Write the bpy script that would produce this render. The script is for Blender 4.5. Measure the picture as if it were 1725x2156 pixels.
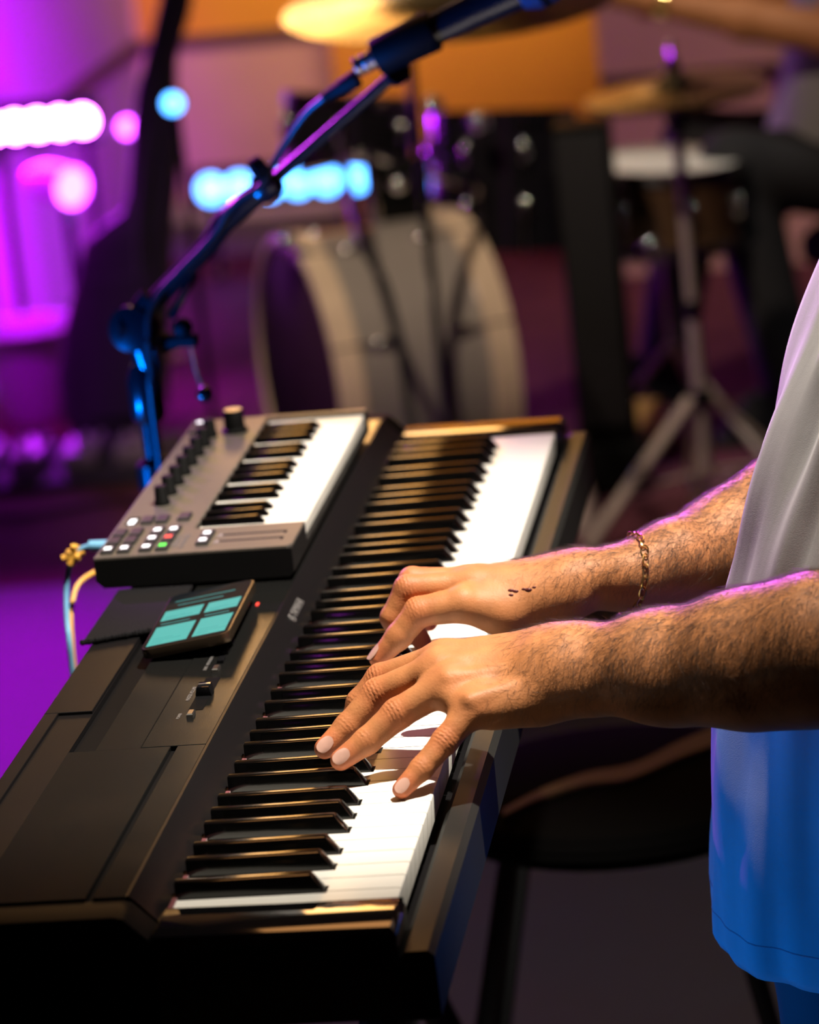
import bpy, bmesh, math, random
import numpy as np
from mathutils import Vector, Matrix

for o in list(bpy.data.objects):
    bpy.data.objects.remove(o, do_unlink=True)
scene = bpy.context.scene
COL = scene.collection
RND = random.Random(7)

# ------------------------------------------------------------------ camera
# x: towards the pianist, y: away from the camera along the keyboard, z: up; floor at z = 0, piano key tops at z = 0.95
KZ = 0.95
cam_d = bpy.data.cameras.new('camera')
cam = bpy.data.objects.new('camera', cam_d)
COL.objects.link(cam)
cam.matrix_world = Matrix(((0.987471, 0.067575, 0.142597, 0.355390), (0.120182, 0.263539, -0.957133, -2.155025), (-0.102258, 0.962279, 0.252116, 1.771553), (0, 0, 0, 1)))
cam_d.sensor_width = 36.0
cam_d.sensor_fit = 'AUTO'
cam_d.lens = 128.515
cam_d.clip_end = 60
cam_d.dof.use_dof = True
cam_d.dof.focus_distance = 2.63
cam_d.dof.aperture_fstop = 5.9
scene.camera = cam

# ------------------------------------------------------------------ view and world
vs = scene.view_settings
vs.view_transform = 'Standard'
vs.look = 'None'
vs.gamma = 1.0
vs.use_curve_mapping = False
vs.exposure = 0.0
scene.cycles.max_bounces = 6
scene.cycles.diffuse_bounces = 3
scene.cycles.glossy_bounces = 4
scene.cycles.adaptive_threshold = 0.02
world = bpy.data.worlds.new('world')
scene.world = world
world.use_nodes = True
world.node_tree.nodes['Background'].inputs['Color'].default_value = (1.0, 0.62, 0.42, 1)
world.node_tree.nodes['Background'].inputs['Strength'].default_value = 0.005


def lamp(name, kind, loc, to, power, color, size=0.2, spot=60, blend=0.4, size_y=None):
    d = bpy.data.lights.new(name, kind)
    d.energy = power
    d.color = color
    if kind == 'SPOT':
        d.spot_size = math.radians(spot)
        d.spot_blend = blend
        d.shadow_soft_size = size
    elif kind == 'AREA':
        d.size = size
        if size_y:
            d.shape = 'RECTANGLE'
            d.size_y = size_y
    else:
        d.shadow_soft_size = size
    o = bpy.data.objects.new(name, d)
    COL.objects.link(o)
    o.location = loc
    o.rotation_euler = (Vector(to) - Vector(loc)).to_track_quat('-Z', 'Y').to_euler()
    return o


MAGENTA = (0.46, 0.0, 1.0)
BLUE = (0.0, 0.17, 1.0)
# stage spot high over the keyboard
lamp('stage_spot', 'SPOT', (0.64, 0.28, 3.35), (-0.10, 0.60, 0.95), 800, (1.0, 0.91, 0.78), 0.05, 31, 0.7)
lamp('amber_fill', 'AREA', (-0.3, 2.6, 3.4), (-0.05, 0.4, 0.95), 4, (1.0, 0.44, 0.14), 1.2).data.spread = math.radians(80)
# unseen amber area light, added for orange reflections on the black keys
lamp('amber_reflection_light', 'AREA', (-1.18, 7.45, 2.78), (-0.95, 0.0, 1.4), 3.2, (1.0, 0.50, 0.15), 0.66, size_y=0.95).data.spread = math.radians(70)
# added neutral wash brightening the open floor beyond the piano
lamp('floor_wash', 'SPOT', (1.6, 1.6, 3.3), (-0.10, 2.35, 0.0), 34, (0.85, 0.95, 1.0), 0.3, 26, 0.8)
# amber house lights on the back wall and the stage wall
lamp('house_light', 'SPOT', (-0.7, 5.4, 2.0), (-1.0, 8.0, 1.10), 330, (1.0, 0.62, 0.34), 0.4, 46, 0.7)
lamp('upper_wall_fill', 'SPOT', (-0.9, 5.6, 2.2), (-1.42, 8.0, 2.75), 330, (1.0, 0.97, 0.90), 0.3, 32, 0.8)  # added near-white light on the unseen upper wall, for piano panel reflections
lamp('stage_wall_light', 'SPOT', (0.5, 5.6, 2.3), (0.0, 6.7, 0.75), 75, (1.0, 0.62, 0.52), 0.3, 60, 0.9)
lamp('drum_light', 'SPOT', (-1.0, 2.6, 3.3), (-0.30, 4.65, 0.5), 240, (1.0, 0.78, 0.58), 0.06, 38, 0.6)
lamp('snare_fill', 'SPOT', (0.1, 4.5, 3.3), (-0.12, 4.85, 0.6), 90, (1.0, 0.97, 0.88), 0.05, 16, 0.6)  # added spot brightening the white snare head
# magenta heads behind on the left: pianist rim, floor, left wall
lamp('magenta_rim_spot', 'SPOT', (-0.55, 5.2, 2.35), (0.36, 0.50, 1.12), 2000, (0.6, 0.0, 1.0), 0.08, 6.8, 0.4)
lamp('magenta_floor_spot', 'SPOT', (-2.0, 3.0, 2.9), (-1.42, 3.45, 0.0), 1500, (0.50, 0.0, 0.80), 0.2, 30, 0.6)
lamp('magenta_wall_spot', 'SPOT', (-0.9, 5.3, 0.75), (-1.8, 6.35, 0.45), 420, MAGENTA, 0.10, 60, 0.8)
lamp('tub_fill_spot', 'SPOT', (-1.6, 4.3, 2.9), (-1.60, 5.5, 0.1), 320, (0.6, 0.0, 1.0), 0.1, 20, 0.7)  # added magenta spot brightening the plastic tub
# blue heads low on the floor, left of the piano
lamp('blue_spot', 'SPOT', (-1.6, 0.15, 0.25), (0.15, 0.40, 0.86), 230, (0.0, 0.21, 1.0), 0.10, 19, 0.4)
lamp('blue_stand_spot', 'SPOT', (-1.6, 0.30, 0.25), (-0.33, 1.36, 1.19), 520, (0.0, 0.16, 1.0), 0.06, 24, 0.5)
lamp('magenta_stand_spot', 'SPOT', (-1.9, 3.3, 2.2), (-0.36, 1.30, 1.15), 280, (0.7, 0.05, 1.0), 0.05, 14, 0.6)


# ------------------------------------------------------------------ materials
def mat(name, color, rough=0.5, metal=0.0, spec=0.5, var=0.0, vscale=20.0, bump=0.0, bscale=200.0,
        emit=None, estr=0.0, coat=0.0, trans=0.0, rvar=0.0, sss=0.0, sheen=0.0):
    m = bpy.data.materials.new(name)
    m.use_nodes = True
    nt = m.node_tree
    b = nt.nodes['Principled BSDF']
    b.inputs['Base Color'].default_value = (*color, 1)
    b.inputs['Roughness'].default_value = rough
    b.inputs['Metallic'].default_value = metal
    b.inputs['Specular IOR Level'].default_value = spec
    b.inputs['Coat Weight'].default_value = coat
    b.inputs['Transmission Weight'].default_value = trans
    if sheen:
        b.inputs['Sheen Weight'].default_value = sheen
    if sss:
        b.inputs['Subsurface Weight'].default_value = sss
        b.inputs['Subsurface Radius'].default_value = (0.006, 0.002, 0.001)
    if emit:
        b.inputs['Emission Color'].default_value = (*emit, 1)
        b.inputs['Emission Strength'].default_value = estr
    tc = nt.nodes.new('ShaderNodeTexCoord')
    if var > 0 or rvar > 0:
        n = nt.nodes.new('ShaderNodeTexNoise')
        n.inputs['Scale'].default_value = vscale
        n.inputs['Detail'].default_value = 5
        nt.links.new(tc.outputs['Object'], n.inputs['Vector'])
        if var > 0:
            mr = nt.nodes.new('ShaderNodeMapRange')
            mr.inputs['From Min'].default_value = 0.3
            mr.inputs['From Max'].default_value = 0.7
            mr.inputs['To Min'].default_value = 1 - var
            mr.inputs['To Max'].default_value = 1 + var
            nt.links.new(n.outputs['Fac'], mr.inputs['Value'])
            mx = nt.nodes.new('ShaderNodeMix')
            mx.data_type = 'RGBA'
            mx.blend_type = 'MULTIPLY'
            mx.inputs['Factor'].default_value = 1
            mx.inputs['A'].default_value = (*color, 1)
            nt.links.new(mr.outputs['Result'], mx.inputs['B'])
            nt.links.new(mx.outputs['Result'], b.inputs['Base Color'])
        if rvar > 0:
            mr = nt.nodes.new('ShaderNodeMapRange')
            mr.inputs['From Min'].default_value = 0.3
            mr.inputs['From Max'].default_value = 0.7
            mr.inputs['To Min'].default_value = max(0.02, rough - rvar)
            mr.inputs['To Max'].default_value = min(1, rough + rvar)
            nt.links.new(n.outputs['Fac'], mr.inputs['Value'])
            nt.links.new(mr.outputs['Result'], b.inputs['Roughness'])
    if bump > 0:
        n2 = nt.nodes.new('ShaderNodeTexNoise')
        n2.inputs['Scale'].default_value = bscale
        n2.inputs['Detail'].default_value = 4
        nt.links.new(tc.outputs['Object'], n2.inputs['Vector'])
        bp = nt.nodes.new('ShaderNodeBump')
        bp.inputs['Strength'].default_value = bump
        bp.inputs['Distance'].default_value = 0.002
        nt.links.new(n2.outputs['Fac'], bp.inputs['Height'])
        nt.links.new(bp.outputs['Normal'], b.inputs['Normal'])
    return m


M = {}
M['floor'] = mat('floor_vinyl', (0.135, 0.142, 0.15), 0.7, spec=0.12, var=0.15, vscale=3, rvar=0.1)
M['peach'] = mat('peach_wall', (0.62, 0.40, 0.32), 0.8, var=0.06, vscale=4)
M['orange'] = mat('orange_wash_tint', (0.78, 0.38, 0.025), 0.7, var=0.06, vscale=3)  # amber wash light is held in this colour
M['ceiling'] = mat('ceiling_black', (0.03, 0.026, 0.024), 0.9, var=0.04, vscale=3)
M['rug'] = mat('floor_shade_carpet', (0.11, 0.035, 0.05), 0.95, spec=0.1, var=0.2, vscale=12, bump=0.4, bscale=300)
M['pale'] = mat('pale_reflector', (0.55, 0.52, 0.48), 0.85, var=0.04, vscale=4)  # for the added slabs reflected in the piano panel
M['darkwall'] = mat('dark_wall', (0.16, 0.13, 0.13), 0.9, var=0.05)
M['trim'] = mat('rail_brown', (0.10, 0.055, 0.04), 0.6, var=0.1)
M['sidewall'] = mat('side_wall_grey', (0.50, 0.40, 0.44), 0.8, var=0.05, vscale=4)
M['baseboard'] = mat('baseboard_cream', (0.7, 0.62, 0.58), 0.6, var=0.04)
M['case'] = mat('piano_case_black', (0.006, 0.0055, 0.006), 0.30, spec=0.24, bump=0.06, bscale=1500, rvar=0.03, vscale=6)
M['panel'] = mat('piano_panel_black', (0.007, 0.007, 0.0068), 0.15, spec=0.36, bump=0.05, bscale=1800, rvar=0.03, vscale=9)
M['gloss'] = mat('gloss_black', (0.006, 0.006, 0.007), 0.06, spec=0.6, rvar=0.02)
M['slot'] = mat('slot_black', (0.002, 0.002, 0.0025), 0.7, spec=0.08, var=0.1)
M['slip'] = mat('keyslip_grey', (0.014, 0.014, 0.013), 0.42, spec=0.24, bump=0.05, bscale=1200)
M['ivory'] = mat('white_key_plastic', (0.80, 0.775, 0.71), 0.3, var=0.02, vscale=8)
M['ebony'] = mat('black_key_plastic', (0.0015, 0.0015, 0.0015), 0.13, spec=0.5, bump=0.01, bscale=900)
M['felt'] = mat('red_felt', (0.12, 0.012, 0.02), 0.9, var=0.3, vscale=400, sheen=0.3)
M['print'] = mat('silver_print', (0.17, 0.16, 0.16), 0.4, var=0.03)
M['minitop'] = mat('mini_top_plate', (0.085, 0.074, 0.062), 0.36, spec=0.5, bump=0.04, bscale=2500)
M['mini'] = mat('mini_body_black', (0.003, 0.003, 0.003), 0.45, spec=0.3, bump=0.05, bscale=1500)
M['rubber'] = mat('black_rubber', (0.002, 0.002, 0.002), 0.6, spec=0.15, bump=0.1, bscale=600)
M['button'] = mat('button_dark', (0.018, 0.017, 0.017), 0.5, var=0.1)
M['lit_w'] = mat('lit_white', (0.8, 0.8, 0.8), 0.4, emit=(0.9, 0.95, 1.0), estr=1.6)
M['lit_r'] = mat('lit_red', (0.6, 0.05, 0.03), 0.4, emit=(1.0, 0.05, 0.03), estr=1.2)
M['lit_g'] = mat('lit_green', (0.05, 0.6, 0.05), 0.4, emit=(0.02, 0.9, 0.05), estr=1.2)
M['tile'] = mat('screen_tile', (0.01, 0.03, 0.03), 0.25, emit=(0.10, 0.56, 0.50), estr=0.85)
M['tile_ink'] = mat('screen_ink', (0.02, 0.12, 0.12), 0.25, emit=(0.04, 0.26, 0.25), estr=0.8)
M['glass_black'] = mat('phone_glass', (0.006, 0.008, 0.010), 0.08, spec=0.5, rvar=0.02)
M['phone'] = mat('phone_frame', (0.10, 0.07, 0.045), 0.25, metal=0.8, var=0.05)
M['cloth'] = mat('black_cloth', (0.003, 0.0025, 0.0035), 0.85, spec=0.2, bump=0.5, bscale=500)
M['stand'] = mat('stand_black', (0.007, 0.007, 0.009), 0.22, spec=0.6, bump=0.03, bscale=900)
M['chrome'] = mat('chrome', (0.75, 0.74, 0.72), 0.14, metal=1.0, rvar=0.05)
M['hardware'] = mat('drum_hardware', (0.62, 0.52, 0.47), 0.38, metal=0.45, rvar=0.05)
M['ball'] = mat('polished_chrome', (0.85, 0.85, 0.85), 0.05, metal=1.0, rvar=0.01)
M['nickel'] = mat('nickel_satin', (0.62, 0.58, 0.53), 0.28, metal=1.0, rvar=0.05)
M['cable_b'] = mat('cable_black', (0.010, 0.010, 0.013), 0.42, bump=0.1, bscale=500)
M['cable_blue'] = mat('cable_blue', (0.16, 0.40, 0.62), 0.45, var=0.05)
M['cable_yellow'] = mat('cable_tie_yellow', (0.72, 0.36, 0.05), 0.5, var=0.1)
M['gold'] = mat('gold', (0.80, 0.52, 0.18), 0.2, metal=1.0, rvar=0.05)
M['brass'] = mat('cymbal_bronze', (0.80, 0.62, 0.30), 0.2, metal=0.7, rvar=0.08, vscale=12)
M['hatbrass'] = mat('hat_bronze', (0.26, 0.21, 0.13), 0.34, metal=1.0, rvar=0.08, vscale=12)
M['shell_w'] = mat('drum_shell_silver', (0.50, 0.45, 0.41), 0.3, metal=0.35, var=0.1, vscale=300)
M['shell_b'] = mat('drum_shell_black', (0.010, 0.009, 0.012), 0.16, spec=0.6, rvar=0.04)
M['shell_br'] = mat('drum_shell_brown', (0.10, 0.055, 0.03), 0.25, var=0.2, vscale=30)
M['hoop'] = mat('cream_hoop', (0.82, 0.64, 0.46), 0.35, var=0.08)
M['head_w'] = mat('drum_head_white', (0.72, 0.72, 0.68), 0.5, var=0.04)
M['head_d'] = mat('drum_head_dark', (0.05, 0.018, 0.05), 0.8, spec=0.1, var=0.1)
M['bag'] = mat('bag_black', (0.014, 0.012, 0.02), 0.7, bump=0.3, bscale=300, sheen=0.2)
M['led_m'] = mat('led_magenta', (0.9, 0.5, 1.0), 0.3, emit=(0.80, 0.13, 1.0), estr=40)
M['led_m2'] = mat('led_magenta_soft', (0.9, 0.5, 1.0), 0.3, emit=(0.75, 0.10, 1.0), estr=8)
M['led_bl'] = mat('led_blue', (0.4, 0.7, 1.0), 0.3, emit=(0.07, 0.34, 1.0), estr=8)
M['tub'] = mat('white_plastic', (0.72, 0.68, 0.74), 0.4, var=0.04)
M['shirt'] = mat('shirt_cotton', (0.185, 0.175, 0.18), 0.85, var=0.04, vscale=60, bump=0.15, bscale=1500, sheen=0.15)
M['stitch'] = mat('shirt_stitch', (0.20, 0.14, 0.16), 0.9, var=0.1)
M['trousers'] = mat('black_denim', (0.008, 0.008, 0.011), 0.85, bump=0.2, bscale=900)
M['nail'] = mat('fingernail', (0.50, 0.29, 0.23), 0.3, var=0.05, vscale=200)
M['hair'] = mat('arm_hair', (0.035, 0.018, 0.010), 0.5, var=0.2)
M['headhair'] = mat('head_hair', (0.02, 0.012, 0.008), 0.6, bump=0.4, bscale=300)
M['scab'] = mat('scab', (0.10, 0.012, 0.012), 0.5, var=0.2)
M['shoe'] = mat('pale_shoe', (0.55, 0.45, 0.42), 0.6, var=0.05)
M['tan'] = mat('tan_webbing', (0.15, 0.09, 0.035), 0.7, bump=0.3, bscale=400)
M['yellow'] = mat('yellow_ply', (0.5, 0.34, 0.08), 0.6, var=0.1)
M['stool'] = mat('stool_vinyl', (0.002, 0.0018, 0.0018), 0.95, spec=0.05, bump=0.1, bscale=300)
M['pedal'] = mat('pedal_paint', (0.30, 0.22, 0.34), 0.4, var=0.1)


def skin_mat(name, base, red):
    m = bpy.data.materials.new(name)
    m.use_nodes = True
    nt = m.node_tree
    b = nt.nodes['Principled BSDF']
    tc = nt.nodes.new('ShaderNodeTexCoord')
    at = nt.nodes.new('ShaderNodeAttribute')
    at.attribute_name = 'flush'
    n1 = nt.nodes.new('ShaderNodeTexNoise')
    n1.inputs['Scale'].default_value = 70
    n1.inputs['Detail'].default_value = 6
    nt.links.new(tc.outputs['Object'], n1.inputs['Vector'])
    mx = nt.nodes.new('ShaderNodeMix')
    mx.data_type = 'RGBA'
    mx.inputs['A'].default_value = (*base, 1)
    mx.inputs['B'].default_value = (*red, 1)
    nt.links.new(at.outputs['Fac'], mx.inputs['Factor'])
    mr = nt.nodes.new('ShaderNodeMapRange')
    mr.inputs['From Min'].default_value = 0.3
    mr.inputs['From Max'].default_value = 0.7
    mr.inputs['To Min'].default_value = 0.86
    mr.inputs['To Max'].default_value = 1.12
    nt.links.new(n1.outputs['Fac'], mr.inputs['Value'])
    m2 = nt.nodes.new('ShaderNodeMix')
    m2.data_type = 'RGBA'
    m2.blend_type = 'MULTIPLY'
    m2.inputs['Factor'].default_value = 1
    nt.links.new(mx.outputs['Result'], m2.inputs['A'])
    nt.links.new(mr.outputs['Result'], m2.inputs['B'])
    nt.links.new(m2.outputs['Result'], b.inputs['Base Color'])
    b.inputs['Roughness'].default_value = 0.56
    b.inputs['Specular IOR Level'].default_value = 0.32
    v = nt.nodes.new('ShaderNodeTexVoronoi')
    v.inputs['Scale'].default_value = 620
    nt.links.new(tc.outputs['Object'], v.inputs['Vector'])
    n3 = nt.nodes.new('ShaderNodeTexNoise')
    n3.inputs['Scale'].default_value = 130
    n3.inputs['Detail'].default_value = 6
    nt.links.new(tc.outputs['Object'], n3.inputs['Vector'])
    ad = nt.nodes.new('ShaderNodeMath')
    ad.operation = 'MULTIPLY_ADD'
    ad.inputs[1].default_value = 0.35
    nt.links.new(v.outputs['Distance'], ad.inputs[0])
    nt.links.new(n3.outputs['Fac'], ad.inputs[2])
    bp = nt.nodes.new('ShaderNodeBump')
    bp.inputs['Strength'].default_value = 0.35
    bp.inputs['Distance'].default_value = 0.0009
    nt.links.new(ad.outputs['Value'], bp.inputs['Height'])
    nt.links.new(bp.outputs['Normal'], b.inputs['Normal'])
    return m


M['skin'] = skin_mat('skin', (0.42, 0.165, 0.060), (0.46, 0.115, 0.045))


# ------------------------------------------------------------------ builders
class MB:
    def __init__(self):
        self.v = []
        self.f = []

    def add(self, vs_, fs):
        k = len(self.v)
        self.v += [Vector(p) for p in vs_]
        self.f += [tuple(i + k for i in f) for f in fs]
        return self

    def box(self, lo, hi, T=None):
        x0, y0, z0 = lo
        x1, y1, z1 = hi
        p = [(x0, y0, z0), (x1, y0, z0), (x1, y1, z0), (x0, y1, z0), (x0, y0, z1), (x1, y0, z1), (x1, y1, z1), (x0, y1, z1)]
        if T is not None:
            p = [T @ Vector(q) for q in p]
        return self.add(p, [(3, 2, 1, 0), (4, 5, 6, 7), (0, 1, 5, 4), (1, 2, 6, 5), (2, 3, 7, 6), (3, 0, 4, 7)])

    def cbox(self, lo, hi, c, T=None):
        """box with chamfered top edges (top ring inset by c)"""
        x0, y0, z0 = lo
        x1, y1, z1 = hi
        p = [(x0, y0, z0), (x1, y0, z0), (x1, y1, z0), (x0, y1, z0),
             (x0, y0, z1 - c), (x1, y0, z1 - c), (x1, y1, z1 - c), (x0, y1, z1 - c),
             (x0 + c, y0 + c, z1), (x1 - c, y0 + c, z1), (x1 - c, y1 - c, z1), (x0 + c, y1 - c, z1)]
        if T is not None:
            p = [T @ Vector(q) for q in p]
        fs = [(3, 2, 1, 0), (8, 9, 10, 11)]
        for a in (0, 4):
            for i in range(4):
                j = (i + 1) % 4
                fs.append((a + i, a + j, a + 4 + j, a + 4 + i))
        return self.add(p, fs)

    def prism(self, pts, a, b, axis='y', T=None):
        """polygon pts (2D) swept along axis from a to b; for axis y pts are (x, z)"""
        n = len(pts)
        def P(u, w, t):
            return {'y': (u, t, w), 'x': (t, u, w), 'z': (u, w, t)}[axis]
        p = [P(u, w, a) for u, w in pts] + [P(u, w, b) for u, w in pts]
        if T is not None:
            p = [T @ Vector(q) for q in p]
        fs = [tuple(range(n - 1, -1, -1)), tuple(range(n, 2 * n))]
        for i in range(n):
            j = (i + 1) % n
            fs.append((i, j, n + j, n + i))
        return self.add(p, fs)

    def lathe(self, prof, seg=24, T=None, cap=True):
        """profile (r, z) about z"""
        k = len(prof)
        p = []
        for r, z in prof:
            for i in range(seg):
                a = 2 * math.pi * i / seg
                p.append(Vector((r * math.cos(a), r * math.sin(a), z)))
        if T is not None:
            p = [T @ q for q in p]
        fs = []
        for j in range(k - 1):
            for i in range(seg):
                i2 = (i + 1) % seg
                fs.append((j * seg + i, j * seg + i2, (j + 1) * seg + i2, (j + 1) * seg + i))
        if cap:
            fs.append(tuple(range(seg - 1, -1, -1)))
            fs.append(tuple(range((k - 1) * seg, k * seg)))
        return self.add(p, fs)

    def tube(self, path, r, seg=12, cap=True):
        path = [Vector(q) for q in path]
        n = len(path)
        rs = r if isinstance(r, (list, tuple)) else [r] * n
        t0 = (path[1] - path[0]).normalized()
        up = Vector((0, 0, 1)) if abs(t0.z) < 0.9 else Vector((1, 0, 0))
        side = t0.cross(up).normalized()
        p = []
        for i in range(n):
            if i == 0:
                t = path[1] - path[0]
            elif i == n - 1:
                t = path[-1] - path[-2]
            else:
                t = (path[i + 1] - path[i]).normalized() + (path[i] - path[i - 1]).normalized()
            t.normalize()
            side = (side - t * side.dot(t)).normalized()
            w = t.cross(side)
            for k in range(seg):
                a = 2 * math.pi * k / seg
                p.append(path[i] + (side * math.cos(a) + w * math.sin(a)) * rs[i])
        fs = []
        for i in range(n - 1):
            for k in range(seg):
                k2 = (k + 1) % seg
                fs.append((i * seg + k, i * seg + k2, (i + 1) * seg + k2, (i + 1) * seg + k))
        if cap:
            fs.append(tuple(range(seg - 1, -1, -1)))
            fs.append(tuple(range((n - 1) * seg, n * seg)))
        return self.add(p, fs)

    def cyl(self, a, b, r, seg=16, r2=None):
        return self.tube([a, b], [r, r if r2 is None else r2], seg)

    def ball(self, c, r, seg=16, rings=10, T=None, squash=(1, 1, 1)):
        prof = []
        for j in range(rings + 1):
            a = -math.pi / 2 + math.pi * j / rings
            prof.append((max(1e-5, r * math.cos(a)), r * math.sin(a)))
        S = Matrix.Translation(Vector(c)) @ (T if T is not None else Matrix.Identity(4)) @ Matrix.Diagonal((*squash, 1))
        return self.lathe(prof, seg, S, cap=False)

    def loft(self, rings, cap=True):
        seg = len(rings[0])
        p = [q for r_ in rings for q in r_]
        fs = []
        for j in range(len(rings) - 1):
            for i in range(seg):
                i2 = (i + 1) % seg
                fs.append((j * seg + i, j * seg + i2, (j + 1) * seg + i2, (j + 1) * seg + i))
        if cap:
            fs.append(tuple(range(seg - 1, -1, -1)))
            fs.append(tuple(range((len(rings) - 1) * seg, len(rings) * seg)))
        return self.add(p, fs)

    def mesh(self, name, material, origin=(0, 0, 0), smooth=35, bevel=0):
        me = bpy.data.meshes.new(name)
        o = Vector(origin)
        me.from_pydata([tuple(q - o) for q in self.v], [], self.f)
        bm = bmesh.new()
        bm.from_mesh(me)
        bmesh.ops.recalc_face_normals(bm, faces=bm.faces[:])
        if bevel:
            es = [e for e in bm.edges if len(e.link_faces) == 2 and e.calc_face_angle(0) > 0.5]
            bmesh.ops.bevel(bm, geom=es, offset=bevel, segments=2, affect='EDGES', profile=0.6)
        bm.to_mesh(me)
        bm.free()
        if smooth:
            me.polygons.foreach_set('use_smooth', [True] * len(me.polygons))
            me.set_sharp_from_angle(angle=math.radians(smooth))
        me.materials.append(material)
        return me

    def build(self, name, material, parent=None, smooth=35, bevel=0, origin=None):
        org = parent_origin(parent) if origin is None else Vector(origin)
        me = self.mesh(name, material, org, smooth, bevel)
        ob = bpy.data.objects.new(name, me)
        COL.objects.link(ob)
        if parent is not None:
            ob.parent = parent
        else:
            ob.location = org
        return ob


def parent_origin(p):
    q = Vector((0, 0, 0))
    while p is not None:
        q += Vector(p.location)
        p = p.parent
    return q


def thing(name, loc, label, cat, group=None):
    e = bpy.data.objects.new(name, None)
    e.empty_display_size = 0.05
    COL.objects.link(e)
    e.location = loc
    return tag(e, label, cat, group)


def tag(o, label, cat, group=None):
    o['label'] = label
    o['category'] = cat
    if group:
        o['group'] = group
    return o


def structure(o):
    o['kind'] = 'structure'
    return o


def inst(mesh, name, parent, loc):
    ob = bpy.data.objects.new(name, mesh)
    COL.objects.link(ob)
    ob.parent = parent
    ob.location = Vector(loc) - parent_origin(parent)
    return ob


def frame(origin, zdir, xdir=(1, 0, 0)):
    """matrix whose z axis is zdir, x axis close to xdir"""
    z = Vector(zdir).normalized()
    x = Vector(xdir)
    x = x - z * x.dot(z)
    if x.length < 1e-5:
        x = Vector((0, 1, 0)) - z * z.y
    x.normalize()
    y = z.cross(x)
    return Matrix(((x.x, y.x, z.x, origin[0]), (x.y, y.y, z.y, origin[1]), (x.z, y.z, z.z, origin[2]), (0, 0, 0, 1)))


def text(body, name, material, parent, T, size, extrude=0.0002):
    cu = bpy.data.curves.new(name, 'FONT')
    cu.body = body
    cu.size = size
    cu.extrude = extrude
    cu.align_x = 'CENTER'
    cu.align_y = 'CENTER'
    cu.materials.append(material)
    tmp = bpy.data.objects.new(name, cu)
    COL.objects.link(tmp)
    me = bpy.data.meshes.new_from_object(tmp.evaluated_get(bpy.context.evaluated_depsgraph_get()))
    bpy.data.objects.remove(tmp, do_unlink=True)
    me.transform(Matrix.Translation(-parent_origin(parent)) @ T)
    ob = bpy.data.objects.new(name, me)
    COL.objects.link(ob)
    ob.parent = parent
    return ob


def bez(pts, n=10):
    """Catmull-Rom through pts"""
    P = [Vector(q) for q in pts]
    P = [P[0] * 2 - P[1]] + P + [P[-1] * 2 - P[-2]]
    out = []
    for i in range(1, len(P) - 2):
        for k in range(n):
            t = k / n
            a, b, c, d = P[i - 1], P[i], P[i + 1], P[i + 2]
            out.append(0.5 * ((2 * b) + (c - a) * t + (2 * a - 5 * b + 4 * c - d) * t * t + (3 * b - a - 3 * c + d) * t ** 3))
    out.append(P[-2])
    return out


# ------------------------------------------------------------------ smooth-union bodies
def rcone(P, a, b, ra, rb, n=None, s=1.0):
    a = np.array(a, np.float32)
    b = np.array(b, np.float32)
    ab = b - a
    q = P - a
    t = np.clip((q @ ab) / max(1e-12, float(ab @ ab)), 0, 1)
    q = q - t[..., None] * ab
    r = ra + t * (rb - ra)
    if n is not None:
        nn = np.array(n, np.float32)
        nn = nn / np.linalg.norm(nn)
        qn = q @ nn
        q = q + nn * (qn * (1 / s - 1))[..., None]
        return (np.sqrt((q * q).sum(-1)) - r) * (0.5 + 0.5 * s)
    return np.sqrt((q * q).sum(-1)) - r


def smin(a, b, k):
    h = np.clip(0.5 + 0.5 * (b - a) / k, 0, 1)
    return b + (a - b) * h - k * h * (1 - h)


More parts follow.
